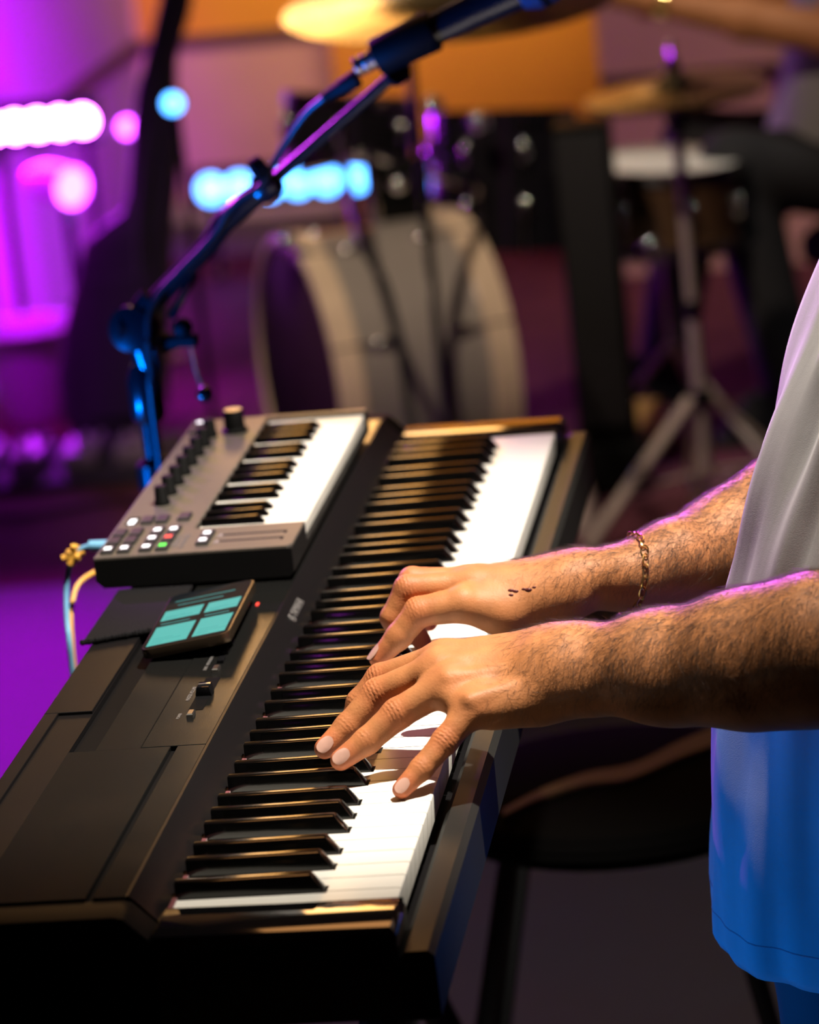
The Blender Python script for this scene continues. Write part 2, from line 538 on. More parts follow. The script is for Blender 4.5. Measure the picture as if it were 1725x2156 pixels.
class Field:
    def __init__(self, lo, hi, vox):
        self.lo = np.array(lo, np.float32)
        self.vox = vox
        self.n = [int(math.ceil((hi[i] - lo[i]) / vox)) + 1 for i in range(3)]
        self.far = np.float32(0.05)
        self.D = np.full(self.n, self.far, np.float32)

    def sub(self, pts, pad):
        pts = np.array(pts, np.float32)
        i0 = np.maximum(0, np.floor((pts.min(0) - pad - self.lo) / self.vox).astype(int))
        i1 = np.minimum(self.n, np.ceil((pts.max(0) + pad - self.lo) / self.vox).astype(int) + 1)
        ax = [self.lo[i] + self.vox * np.arange(i0[i], i1[i], dtype=np.float32) for i in range(3)]
        G = np.stack(np.meshgrid(*ax, indexing='ij'), -1)
        return tuple(slice(i0[i], i1[i]) for i in range(3)), G

    def chain(self, pts, rs, k, F=None, n=None, s=1.0):
        """round-cone chain smooth-joined to field F (default own)"""
        F = self.D if F is None else F
        for i in range(len(pts) - 1):
            rm = max(rs[i], rs[i + 1])
            sl, G = self.sub([pts[i], pts[i + 1]], rm + 2.5 * k + 0.004)
            d = rcone(G, pts[i], pts[i + 1], rs[i], rs[i + 1], n, s)
            F[sl] = smin(F[sl], d, k)
        return F

    def mesh(self):
        D = self.D
        n = self.n
        S = D < 0
        c = S[:-1, :-1, :-1].astype(np.int8)
        tot = np.zeros_like(c)
        for dx in (0, 1):
            for dy in (0, 1):
                for dz in (0, 1):
                    tot += S[dx:n[0] - 1 + dx, dy:n[1] - 1 + dy, dz:n[2] - 1 + dz]
        act = (tot > 0) & (tot < 8)
        idx = np.argwhere(act)
        vid = np.full(act.shape, -1, np.int32)
        vid[act] = np.arange(len(idx))
        acc = np.zeros((len(idx), 3), np.float64)
        cnt = np.zeros(len(idx))
        cor = [(a, b, e) for a in (0, 1) for b in (0, 1) for e in (0, 1)]
        for ca in cor:
            for ax in range(3):
                if ca[ax]:
                    continue
                cb = list(ca)
                cb[ax] = 1
                va = D[idx[:, 0] + ca[0], idx[:, 1] + ca[1], idx[:, 2] + ca[2]]
                vb = D[idx[:, 0] + cb[0], idx[:, 1] + cb[1], idx[:, 2] + cb[2]]
                m = (va < 0) != (vb < 0)
                t = np.where(m, va / np.where(m, va - vb, 1), 0)
                p = np.tile(np.array(ca, float), (len(idx), 1))
                p[:, ax] += t
                acc[m] += p[m]
                cnt[m] += 1
        V = (idx + acc / cnt[:, None]) * self.vox + self.lo
        quads = []
        for ax in range(3):
            u, w = (ax + 1) % 3, (ax + 2) % 3
            a = [slice(None)] * 3
            b = [slice(None)] * 3
            a[ax] = slice(0, -1)
            b[ax] = slice(1, None)
            ch = np.argwhere(S[tuple(a)] != S[tuple(b)])
            ok = (ch[:, u] > 0) & (ch[:, w] > 0) & (ch[:, u] < n[u] - 1) & (ch[:, w] < n[w] - 1)
            ch = ch[ok]
            ins = S[ch[:, 0], ch[:, 1], ch[:, 2]]
            def cell(du, dw):
                q = ch.copy()
                q[:, u] -= du
                q[:, w] -= dw
                return vid[q[:, 0], q[:, 1], q[:, 2]]
            Q = np.stack([cell(0, 0), cell(1, 0), cell(1, 1), cell(0, 1)], 1)
            Q[~ins] = Q[~ins][:, ::-1]
            quads.append(Q)
        return V, np.concatenate(quads)


def np_object(name, V, Q, material, parent=None, origin=(0, 0, 0), attr=None):
    me = bpy.data.meshes.new(name)
    me.from_pydata((V - np.array(origin)).tolist(), [], Q.tolist())
    me.polygons.foreach_set('use_smooth', [True] * len(me.polygons))
    me.materials.append(material)
    if attr is not None:
        a = me.attributes.new('flush', 'FLOAT', 'POINT')
        a.data.foreach_set('value', attr.astype(np.float32))
    me.update()
    ob = bpy.data.objects.new(name, me)
    COL.objects.link(ob)
    if parent is not None:
        ob.parent = parent
    return ob


# ================================================================== the room
def wall(name, lo, hi, m):
    return structure(MB().box(lo, hi).build(name, m, smooth=0))


wall('floor', (-2.2, -4.7, -0.1), (3.3, 8.3, 0.0), M['floor'])
wall('ceiling', (-2.2, -4.7, 3.5), (3.3, 8.3, 3.6), M['ceiling'])
wall('wall_back', (-2.2, 8.0, 0.0), (3.3, 8.2, 3.5), M['peach'])
wall('wall_left', (-2.0, 5.2, 0.0), (-1.8, 8.0, 3.5), M['sidewall'])
wall('wall_alcove', (-2.2, -4.7, 0.0), (-2.1, 5.2, 3.5), M['darkwall'])
wall('wall_right', (3.2, -4.7, 0.0), (3.3, 8.0, 3.5), M['darkwall'])
wall('wall_front', (-2.2, -4.7, 0.0), (3.3, -4.6, 3.5), M['darkwall'])
wall('wall_stage', (-0.385, 6.7, 0.0), (3.2, 6.85, 3.5), M['peach'])
wall('trim_1', (-1.8, 7.975, 0.495), (-0.6, 8.0, 0.53), M['trim'])
wall('trim_2', (-0.385, 6.68, 0.475), (3.2, 6.7, 0.50), M['trim'])
wall('trim_3', (-1.8, 5.2, 0.495), (-1.775, 7.975, 0.53), M['trim'])
wall('baseboard_back', (-1.8, 7.97, 0.0), (-0.6, 8.0, 0.05), M['baseboard'])
wall('wall_upper', (-1.78, 7.985, 0.53), (-0.9, 8.0, 1.35), M['orange'])  # amber wash light put into the wall colour
wall('wall_side_reflector', (-1.80, 5.2, 1.0), (-1.785, 7.98, 3.5), M['pale'])  # added pale slab, unseen, gives the piano panel a neutral reflection
wall('wall_top_reflector', (-1.78, 7.985, 1.35), (-1.28, 8.0, 3.5), M['pale'])  # added pale slab above the frame, mirrored in the piano panel
rug = MB().box((-1.76, 4.22, -0.0006), (1.6, 7.4, 0.0006)).build('floor_darkening_rug', M['rug'], None, bevel=0.002, origin=(0, 5.8, 0))  # rug added to darken the dim floor around the drums
tag(rug, 'added dark maroon carpet darkening the floor under the drum kit', 'rug')
MB().tube([(-1.76, 4.222, -0.001), (1.6, 4.222, -0.001)], 0.003, 6).build('binding', M['rug'], rug, origin=(0, 5.8, 0))
op = MB().box((-1.18, 7.6, 0.02), (-0.30, 7.64, 3.3)).build('orange_partition', M['orange'], None, bevel=0.004, origin=(-0.75, 7.62, 0))  # amber wash held in colour; height added for black key reflections
tag(op, 'tall plain partition board in amber wash colour behind the drum kit', 'partition')
MB().box((-1.16, 7.5, 0.0), (-1.08, 7.76, 0.03)).build('foot', M['trim'], op, origin=(-0.75, 7.62, 0))
MB().box((-0.42, 7.5, 0.0), (-0.34, 7.76, 0.03)).build('foot', M['trim'], op, origin=(-0.75, 7.62, 0))

# ================================================================== digital piano
PIANO = thing('digital_piano', (-0.14, 0.61, KZ - 0.06), 'black 88-key digital stage piano under the pianist\'s hands', 'piano')
W = 0.0235
Y0, Y1 = -0.052, 1.278


def k3(x, y, z):
    return (x, y, KZ + z)


# case: bottom tray, back block, keyslip
c = MB()
c.prism([(-0.314, KZ - 0.06), (-0.314, KZ + 0.014), (-0.310, KZ + 0.018), (-0.273, KZ + 0.018), (-0.273, KZ - 0.03),
         (-0.150, KZ - 0.03), (-0.05, KZ - 0.032), (0.006, KZ - 0.04), (0.006, KZ - 0.06)], Y0 + 0.01, Y1 - 0.01)
c.build('case_body', M['case'], PIANO)
MB().prism([(0.006, KZ - 0.06), (0.006, KZ - 0.019), (0.010, KZ - 0.0145), (0.024, KZ - 0.014), (0.0285, KZ - 0.018), (0.029, KZ - 0.058), (0.026, KZ - 0.06)],
           Y0, Y1).build('keyslip', M['slip'], PIANO)
# sloping name strip behind the keys
strip = MB().prism([(-0.148, KZ - 0.03), (-0.1495, KZ + 0.001), (-0.166, KZ + 0.0185), (-0.1685, KZ + 0.0203), (-0.1705, KZ + 0.0203), (-0.1705, KZ - 0.03)],
                   -0.020, 1.246).build('name_strip', M['case'], PIANO)
# raised panels: near section, control section, far section
def panel(name, x0, x1, ya, yb, z=0.020, m='panel'):
    return MB().cbox((x0, ya, KZ - 0.02), (x1, yb, KZ + z), 0.0004).build(name, M[m], PIANO, smooth=0)


panel('top_panel', -0.272, -0.1965, -0.020, 0.2785)
panel('top_panel', -0.1915, -0.1708, -0.020, 0.2785)
panel('control_panel', -0.2185, -0.1708, 0.2795, 0.66)
panel('control_panel', -0.2525, -0.2190, 0.2795, 0.66, 0.0195)
panel('top_panel', -0.2525, -0.1708, 0.661, 1.246)
panel('back_panel', -0.310, -0.2735, 0.372, 1.246, 0.0205, 'case')
panel('back_panel', -0.310, -0.299, -0.020, 0.371, 0.0205, 'case')
MB().box((-0.2728, 0.2795, KZ - 0.02), (-0.2528, 1.245, KZ + 0.0135)).build('rest_groove', M['slot'], PIANO)
MB().box((-0.2988, -0.020, KZ - 0.02), (-0.2735, 0.371, KZ + 0.013)).build('rest_slot', M['slot'], PIANO)
MB().box((-0.1964, -0.020, KZ - 0.02), (-0.1916, 0.278, KZ + 0.0165)).build('speaker_slit', M['slot'], PIANO)
# end cheeks
for ya, yb, s in ((Y0, -0.001, -1), (1.223, Y1, 1)):
    MB().prism([(-0.150, KZ - 0.06), (-0.150, KZ + 0.004), (0.002, KZ + 0.0025), (0.006, KZ - 0.002), (0.006, KZ - 0.06)], ya, yb).build('end_cheek', M['gloss'], PIANO, bevel=0.002)
    eb = (ya, -0.0205) if s < 0 else (yb - 0.0315, yb)
    MB().prism([(-0.314, KZ - 0.06), (-0.314, KZ + 0.010), (-0.306, KZ + 0.0185), (-0.172, KZ + 0.0185), (-0.166, KZ + 0.017), (-0.151, KZ + 0.002), (-0.151, KZ - 0.06)], *eb).build('end_block', M['rubber'], PIANO, bevel=0.002)
MB().box((-0.148, -0.0012, KZ - 0.02), (0.004, 0.0004, KZ + 0.002)).build('cheek_liner', M['gloss'], PIANO)
MB().box((-0.1496, 0.0, KZ - 0.03), (-0.1465, 1.222, KZ + 0.0015)).build('felt_strip', M['felt'], PIANO)

# keys
BW = 0.0108
notes = []
w = 0
seq = 'A Bb B C Db D Eb E F Gb G Ab'.split()
whites, blacks = [], []
for i in range(88):
    nm = seq[i % 12]
    if 'b' in nm:
        off = {'Db': -.0026, 'Eb': .0026, 'Gb': -.0036, 'Ab': 0, 'Bb': .0036}[nm]
        blacks.append(w * W + off)
    else:
        whites.append(w)
        w += 1
key_meshes = {}
for wi in whites:
    u0, u1 = wi * W + 0.0005, (wi + 1) * W - 0.0005
    lc = rc = 0.0
    for b in blacks:
        if b - BW / 2 - 0.0012 < u0 < b + BW / 2 + 0.0012:
            lc = b + BW / 2 + 0.0012 - u0
        if b - BW / 2 - 0.0012 < u1 < b + BW / 2 + 0.0012:
            rc = u1 - (b - BW / 2 - 0.0012)
    kk = (round(lc, 4), round(rc, 4))
    if kk not in key_meshes:
        L = W - 0.001
        h, zb, cx = 0.0, -0.021, 0.001
        m = MB()
        # head with softened front edge, tail between the black keys
        m.prism([(-0.0485, KZ - 0.021), (-0.0485, KZ), (-0.0018, KZ), (-0.0004, KZ - 0.0008), (0, KZ - 0.0022), (-0.0015, KZ - 0.021)], 0, L)
        m.box((-0.148, lc, KZ - 0.021), (-0.0485, L - rc, KZ))
        key_meshes[kk] = m.mesh('white_key', M['ivory'], (0, 0, KZ), 40)
    inst(key_meshes[kk], 'white_key', PIANO, (0, u0, KZ))
m = MB()
prof_b = [(-0.148, -0.004), (-0.148, 0.0112), (-0.0595, 0.0118), (-0.0578, 0.0110), (-0.0505, 0.0006), (-0.0505, -0.004)]
# tapered black key: narrower on top
hw = BW / 2
pv, n = [], len(prof_b)
for sgn in (-1, 1):
    for x, z in prof_b:
        ww = hw - 0.0009 * max(0, z) / 0.0118
        if z > 0.0105:
            ww -= 0.0005
        pv.append((x, sgn * ww, z))
fs = [tuple(range(n - 1, -1, -1)), tuple(range(n, 2 * n))]
for i in range(n):
    j = (i + 1) % n
    fs.append((i, j, n + j, n + i))
m.add(pv, fs)
bk = m.mesh('black_key', M['ebony'], (0, 0, 0), 30, bevel=0.0006)
for b in blacks:
    inst(bk, 'black_key', PIANO, (0, b, KZ))

# lettering and controls
TS = frame((-0.1600, 0.638, KZ + 0.0127), (0.707, 0, 0.707), (0, 1, 0))
text('YAMAHA', 'brand_lettering', M['print'], PIANO, TS, 0.0105)
fork = MB()
tf = frame((-0.1600, 0.609, KZ + 0.0127), (0.707, 0, 0.707), (0, 1, 0))
ring = [tf @ Vector((0.0038 * math.cos(a), 0.0038 * math.sin(a), 0.0002)) for a in np.linspace(0, 2 * math.pi, 25)]
fork.tube(ring, 0.00035, 6, False)
for a in (90, 210, 330):
    fork.tube([tf @ Vector((0, 0, 0.0002)), tf @ Vector((0.0036 * math.cos(math.radians(a)), 0.0036 * math.sin(math.radians(a)), 0.0002))], 0.00045, 6)
fork.build('fork_emblem', M['print'], PIANO)
MB().box((-0.1985, 0.36, KZ + 0.0197), (-0.1875, 0.437, KZ + 0.0203)).build('slider_slot', M['slot'], PIANO)
sk = MB().prism([(-0.199, KZ + 0.0203), (-0.1975, KZ + 0.0275), (-0.188, KZ + 0.0275), (-0.1865, KZ + 0.0203)], 0.392, 0.405).build('slider_cap', M['gloss'], PIANO, bevel=0.0006)
MB().box((-0.197, 0.398, KZ + 0.0276), (-0.1885, 0.399, KZ + 0.0279)).build('slider_line', M['print'], sk)
for yb in (0.347, 0.455, 0.478, 0.501, 0.522):
    MB().cbox((-0.1965, yb - 0.0055, KZ + 0.019), (-0.1915, yb + 0.0055, KZ + 0.0232), 0.0008).build('panel_button', M['nickel'] if yb < 0.46 else M['gloss'], PIANO)
text('MASTER VOLUME', 'panel_lettering', M['print'], PIANO, frame((-0.2035, 0.40, KZ + 0.0202), (0, 0, 1), (0, 1, 0)), 0.0042, 0.0001)
text('POWER', 'panel_lettering', M['print'], PIANO, frame((-0.2030, 0.347, KZ + 0.0202), (0, 0, 1), (0, 1, 0)), 0.0036, 0.0001)
text('DEMO   METRONOME', 'panel_lettering', M['print'], PIANO, frame((-0.2035, 0.475, KZ + 0.0202), (0, 0, 1), (0, 1, 0)), 0.0036, 0.0001)
MB().box((-0.1915, 0.6255, KZ + 0.0198), (-0.1895, 0.6325, KZ + 0.0206)).build('status_light', M['lit_r'], PIANO)

# stand under the piano
ST = thing('keyboard_stand', (-0.14, 0.61, 0), 'black crossed keyboard stand carrying the stage piano', 'stand')
for xa, xb, yy in ((-0.33, -0.02, 0.07), (-0.02, -0.33, 0.105), (-0.33, -0.02, 1.10), (-0.02, -0.33, 1.135)):
    MB().tube([(xa, yy, 0.02), (xb, yy, KZ - 0.085)], 0.016, 10).build('leg', M['stand'], ST)
for xx, zz in ((-0.33, 0.02), (-0.02, 0.02), (-0.30, KZ - 0.074), (-0.03, KZ - 0.074)):
    MB().tube([(xx, 0.04, zz), (xx, 1.18, zz)], 0.013, 10).build('crossbar', M['stand'], ST)

# ================================================================== small controller keyboard on the piano
ZT = KZ + 0.050
MX0, MX1, MY0, MY1 = -0.336, -0.1695, 0.694, 1.168
MINI = thing('midi_keyboard', ((MX0 + MX1) / 2, (MY0 + MY1) / 2, KZ + 0.0206), 'small 32-key controller keyboard with knobs lying on the stage piano', 'keyboard')
KX, KY0, KY1 = -0.2640, 0.770, 1.158
b = MB()
b.prism([(MX0 + 0.006, KZ + 0.0235), (MX0, KZ + 0.030), (MX0, ZT - 0.0030), (MX1, ZT - 0.0030), (MX1, KZ + 0.027), (MX1 - 0.004, KZ + 0.0235)], MY0, KY0 - 0.001)
b.prism([(MX0 + 0.006, KZ + 0.0235), (MX0, KZ + 0.030), (MX0, ZT - 0.0030), (KX, ZT - 0.0030), (KX, KZ + 0.033), (MX1, KZ + 0.033), (MX1, KZ + 0.027), (MX1 - 0.004, KZ + 0.0235)], KY0 - 0.001, KY1)
b.prism([(MX0 + 0.006, KZ + 0.0235), (MX0, KZ + 0.030), (MX0, ZT - 0.0030), (MX1, ZT - 0.0030), (MX1, KZ + 0.027), (MX1 - 0.004, KZ + 0.0235)], KY1, MY1)
b.build('body', M['mini'], MINI, smooth=20)
p = MB()
p.add([(MX0, MY0, ZT), (MX1 - 0.004, MY0, ZT), (MX1, MY0 + 0.006, ZT), (MX1, KY0 - 0.001, ZT), (KX, KY0 - 0.001, ZT), (KX, KY1, ZT), (MX1, KY1, ZT), (MX1, MY1, ZT), (MX0, MY1, ZT)] +
      [(x, y, z - 0.0029) for x, y, z in [(MX0, MY0, ZT), (MX1 - 0.004, MY0, ZT), (MX1, MY0 + 0.006, ZT), (MX1, KY0 - 0.001, ZT), (KX, KY0 - 0.001, ZT), (KX, KY1, ZT), (MX1, KY1, ZT), (MX1, MY1, ZT), (MX0, MY1, ZT)]],
      [tuple(range(9)), tuple(range(17, 8, -1))] + [(i, (i + 1) % 9, 9 + (i + 1) % 9, 9 + i) for i in range(9)])
p.build('top_plate', M['minitop'], MINI, smooth=0, bevel=0.0008)
for fx, fy in ((MX0 + 0.035, MY0 + 0.02), (MX1 - 0.02, MY0 + 0.02), (MX0 + 0.035, MY1 - 0.02), (MX1 - 0.02, MY1 - 0.02)):
    MB().lathe([(0.009, KZ + 0.0207), (0.009, KZ + 0.0240)], 14, Matrix.Translation((fx, fy, 0))).build('foot', M['rubber'], MINI)
mw = (KY1 - KY0 - 0.001) / 19
mseq = 'F Gb G Ab A Bb B C Db D Eb E'.split()
mwh, mbl, w = [], [], 0
for i in range(32):
    nm = mseq[i % 12]
    if 'b' in nm:
        mbl.append(KY0 + w * mw + {'Db': -.0020, 'Eb': .0020, 'Gb': -.0026, 'Ab': 0, 'Bb': .0026}[nm])
    else:
        mwh.append(KY0 + w * mw)
        w += 1
me_w = MB().prism([(KX + 0.002, KZ + 0.034), (KX + 0.002, ZT - 0.0035), (MX1 - 0.0035, ZT - 0.0035), (MX1 - 0.0022, ZT - 0.005), (MX1 - 0.0030, KZ + 0.034)], 0.0004, mw - 0.0004).mesh('white_key', M['ivory'], (0, 0, 0), 40)
for y in mwh:
    inst(me_w, 'white_key', MINI, (0, y, 0))
mb = MB()
pv = []
prof_m = [(KX + 0.003, -0.004), (KX + 0.003, 0.0062), (-0.2135, 0.0066), (-0.2118, 0.0060), (-0.2068, 0.0003), (-0.2068, -0.004)]
for sgn in (-1, 1):
    for x, z in prof_m:
        pv.append((x, sgn * (0.0046 - (0.0016 if z > 0.005 else 0)), z))
mb.add(pv, [tuple(range(5, -1, -1)), tuple(range(6, 12))] + [(i, (i + 1) % 6, 6 + (i + 1) % 6, 6 + i) for i in range(6)])
me_b = mb.mesh('black_key', M['ebony'], (0, 0, 0), 30, bevel=0.0005)
for y in mbl:
    inst(me_b, 'black_key', MINI, (0, y, ZT - 0.0035))
# eight knobs, one big encoder
kn = MB().lathe([(0.0072, 0), (0.0072, 0.003), (0.0062, 0.0045), (0.0056, 0.0160), (0.0050, 0.0168), (0.0005, 0.0170)], 18).mesh('knob', M['rubber'], (0, 0, 0), 40)
for i in range(8):
    inst(kn, 'knob', MINI, (-0.3085, 0.858 + i * 0.0345, ZT))
en = MB().lathe([(0.0125, 0), (0.0125, 0.0025), (0.0100, 0.004), (0.0093, 0.0195), (0.0085, 0.0208), (0.0005, 0.0210)], 24).build('encoder', M['rubber'], MINI)
en.location = Vector((-0.2870, 1.112, ZT)) - parent_origin(MINI)
en.data.transform(Matrix.Translation(parent_origin(MINI)))
MB().lathe([(0.0082, 0.0), (0.0082, 0.0006)], 24, Matrix.Translation((-0.2870, 1.112, ZT + 0.0208))).build('encoder_cap', M['nickel'], MINI)


def mbutton(x, y, m='button', sx=0.0052, sy=0.0095, glyph=None):
    bt = MB().cbox((x - sx, y - sy, ZT - 0.001), (x + sx, y + sy, ZT + 0.0028), 0.0008).build('button', M[m], MINI)
    if glyph:
        MB().box((x - sx * 0.55, y - sy * 0.50, ZT + 0.0028), (x + sx * 0.55, y + sy * 0.30, ZT + 0.0031)).build('button_light', M[glyph], bt)
    return bt


for j, y in enumerate((0.7130, 0.7390, 0.7640)):
    mbutton(-0.3270, y, glyph='lit_w' if j == 0 else None)
    mbutton(-0.3130, y, glyph='lit_w' if j == 0 else None)
    mbutton(-0.2945, y, glyph='lit_w')
    mbutton(-0.2805, y, glyph=('lit_g', 'lit_r', 'lit_w')[j])
mbutton(-0.3105, 0.8020)
mbutton(-0.2975, 0.8020)
mbutton(-0.2790, 0.8060)
mbutton(-0.2480, 0.7430, glyph='lit_w')
mbutton(-0.2480, 0.7215, glyph='lit_w')
mbutton(-0.3270, 1.1500, glyph='lit_w')
mbutton(-0.3270, 1.1240)
MB().box((-0.3290, 0.7930, ZT - 0.0005), (-0.3190, 0.8170, ZT + 0.0004)).build('display', M['gloss'], MINI)
MB().box((-0.3270, 0.7950, ZT + 0.0004), (-0.3215, 0.8100, ZT + 0.0007)).build('display_glow', M['lit_w'], MINI)
for y in (0.7410, 0.7215):
    MB().box((-0.2350, y - 0.0015, ZT), (-0.1800, y + 0.0010, ZT + 0.0003)).build('touch_strip', M['slot'], MINI)
    MB().box((-0.1822, y - 0.006, ZT), (-0.1800, y + 0.0010, ZT + 0.0003)).build('touch_strip_end', M['slot'], MINI)
    MB().add([(-0.2400, y - 0.006, ZT + 0.0003), (-0.2330, y - 0.006, ZT + 0.0003), (-0.2365, y + 0.005, ZT + 0.0003)], [(0, 1, 2)]).build('strip_mark', M['print'], MINI, smooth=0)
text('KOMPLETE', 'brand_lettering', M['print'], MINI, frame((-0.2715, 0.730, ZT + 0.0003), (0, 0, 1), (0, 1, 0)), 0.0075, 0.0001)
text('KONTROL M32', 'brand_lettering', M['print'], MINI, frame((-0.2650, 0.730, ZT + 0.0003), (0, 0, 1), (0, 1, 0)), 0.0062, 0.0001)

# cloth and phone next to it
ct = MB()
yy0, yy1 = 0.541, 0.685
for i in range(1):
    ct.add([(-0.316, yy0, KZ + 0.0212), (-0.2535, yy0 + 0.026, KZ + 0.0212), (-0.2535, yy1, KZ + 0.0212), (-0.316, yy1, KZ + 0.0212),
            (-0.316, yy0, KZ + 0.0245), (-0.2535, yy0 + 0.026, KZ + 0.0245), (-0.2535, yy1, KZ + 0.0245), (-0.316, yy1, KZ + 0.0245)],
           [(3, 2, 1, 0), (4, 5, 6, 7), (0, 1, 5, 4), (1, 2, 6, 5), (2, 3, 7, 6), (3, 0, 4, 7)])
cloth = tag(ct.build('cloth_pad', M['cloth'], None, bevel=0.001, origin=(-0.285, 0.62, KZ + 0.021)), 'black cloth pad with ribbed hem between phone and controller keyboard', 'cloth')
rb = MB()
for i in range(26):
    t = i / 25
    rb.ball((-0.316 + t * 0.0625, yy0 + t * 0.026, KZ + 0.0235), 0.0026 + RND.uniform(-.0004, .0006), 8, 5)
rb.build('ribbed_hem', M['cloth'], cloth, origin=(-0.285, 0.62, KZ + 0.021))

PH_O = Vector((-0.2580, 0.489, KZ + 0.0212))
PHONE = thing('smartphone', PH_O, 'smartphone with four turquoise tiles glowing on its screen', 'phone')


def pq(u, v, z):
    du, dv, dn = Vector((0.9905, 0.02, 0.136)), Vector((-0.02, 0.9998, 0)), Vector((-0.136, 0, 0.9905))
    return PH_O + du * u + dv * v + dn * z


def pbox(u0, u1, v0, v1, z0, z1):
    return MB().add([pq(u0, v0, z0), pq(u1, v0, z0), pq(u1, v1, z0), pq(u0, v1, z0), pq(u0, v0, z1), pq(u1, v0, z1), pq(u1, v1, z1), pq(u0, v1, z1)],
                    [(3, 2, 1, 0), (4, 5, 6, 7), (0, 1, 5, 4), (1, 2, 6, 5), (2, 3, 7, 6), (3, 0, 4, 7)])


rr, outl = 0.008, []
for cx, cy, a0 in ((rr, rr, 180), (0.071 - rr, rr, 270), (0.071 - rr, 0.149 - rr, 0), (rr, 0.149 - rr, 90)):
    for k in range(6):
        a = math.radians(a0 + k * 18)
        outl.append((cx + rr * math.cos(a), cy + rr * math.sin(a)))
nn = len(outl)
MB().add([pq(u, v, 0.0) for u, v in outl] + [pq(u, v, 0.0082) for u, v in outl],
         [tuple(range(nn - 1, -1, -1)), tuple(range(nn, 2 * nn))] + [(i, (i + 1) % nn, nn + (i + 1) % nn, nn + i) for i in range(nn)]).build('frame', M['phone'], PHONE, bevel=0.0008)
ins = [(0.0355 + (u - 0.0355) * 0.955, 0.0745 + (v - 0.0745) * 0.978) for u, v in outl]
scr = MB().add([pq(u, v, 0.0078) for u, v in ins] + [pq(u, v, 0.0086) for u, v in ins],
               [tuple(range(nn - 1, -1, -1)), tuple(range(nn, 2 * nn))] + [(i, (i + 1) % nn, nn + (i + 1) % nn, nn + i) for i in range(nn)]).build('screen', M['glass_black'], PHONE)
for u0, u1, v0, v1 in ((0.0040, 0.0365, 0.006, 0.056), (0.0405, 0.067, 0.008, 0.056), (0.0040, 0.0360, 0.073, 0.100), (0.0400, 0.067, 0.073, 0.100)):
    pbox(u0, u1, v0, v1, 0.0086, 0.0087).build('screen_tile', M['tile'], scr, smooth=0)
    for q in range(3):
        vv = v0 + (v1 - v0) * (0.12 + 0.11 * q)
        pbox(u0 + 0.003, u0 + (0.012 + 0.007 * ((q * 5) % 3)), vv, vv + 0.0011, 0.0087, 0.00875).build('tile_text', M['tile_ink'], scr, smooth=0)
for u0, u1, v in ((0.006, 0.03, 0.063), (0.042, 0.062, 0.063), (0.012, 0.05, 0.112), (0.008, 0.058, 0.124)):
    pbox(u0, u1, v, v + 0.0014, 0.0086, 0.0087).build('screen_line', M['tile_ink'], scr, smooth=0)
MB().tube([pq(0.055, 0.05, -0.0005), (pq(0.055, 0.05, -0.0005).x, pq(0.055, 0.05, 0).y, KZ + 0.0203)], 0.010, 16).build('grip_ring', M['rubber'], PHONE)

# ================================================================== cables behind the controller
cb = thing('usb_cable', (-0.3497, 0.8000, 0.9814), 'pale blue cable looping from the controller down past the piano', 'cable')
path = bez([(-0.3485, 0.8000, 0.9813), (-0.3587, 0.8000, 0.9828), (-0.3725, 0.8000, 0.9795), (-0.3825, 0.8000, 0.9666), (-0.3885, 0.8000, 0.9458), (-0.3889, 0.7900, 0.9232), (-0.3870, 0.7800, 0.9048), (-0.3878, 0.7800, 0.8792), (-0.3873, 0.7800, 0.8404)], 8)
MB().tube(path, 0.0024, 10).build('cord', M['cable_blue'], cb)
MB().tube([(-0.3480, 0.8000, 0.9817), (-0.3637, 0.8000, 0.9828)], [0.0052, 0.0046], 12).build('plug', M['cable_blue'], cb)
yt = MB()
cpt = Vector((-0.3784, 0.8000, 0.9757))
for dx, dz, l in ((-0.006, 0.002, 0), (0.004, 0.008, 0), (0.005, -0.004, 0), (-0.002, -0.009, 0), (0.010, 0.002, 0)):
    yt.tube([cpt - Vector((dx, 0.003, dz)), cpt, cpt + Vector((dx, 0.0, dz))], [0.0028, 0.0042, 0.0024], 8)
yt.build('cable_tie', M['cable_yellow'], cb)
dk = tag(MB().tube(bez([(-0.3909, 0.8000, 0.8686), (-0.3896, 0.8000, 0.8987), (-0.3896, 0.8100, 0.9214), (-0.3850, 0.8300, 0.9409), (-0.3694, 0.8600, 0.9462)], 8), 0.0022, 8).build('power_cable', M['cable_yellow'], None, origin=(-0.3896, 0.8000, 0.8987)),
         'thin yellow cable running beside the pale blue one', 'cable')

# ================================================================== microphone stand
MS_Y = 1.36
base = Vector((-0.4220, 1.3600, 0.9520))
MSX = base.x
MST = thing('microphone_stand', (MSX, MS_Y, 0), 'black boom microphone stand behind the controller keyboard', 'microphone stand')
top = Vector((-0.4199, 1.3600, 1.0329))
MB().tube([(MSX, MS_Y, 0.30), (MSX, MS_Y, 0.90)], 0.0145, 16).build('pole', M['stand'], MST)
MB().tube([(MSX, MS_Y, 0.88), (MSX, MS_Y, top.z)], 0.0100, 16).build('inner_pole', M['stand'], MST)
MB().lathe([(0.013, 0.0), (0.018, 0.008), (0.018, 0.045), (0.012, 0.06)], 16, Matrix.Translation((MSX, MS_Y, top.z - 0.075))).build('clutch', M['stand'], MST)
MB().lathe([(0.014, 0.0), (0.019, 0.006), (0.019, 0.030), (0.012, 0.036)], 16, Matrix.Translation((MSX, MS_Y, 0.885))).build('collar', M['stand'], MST)
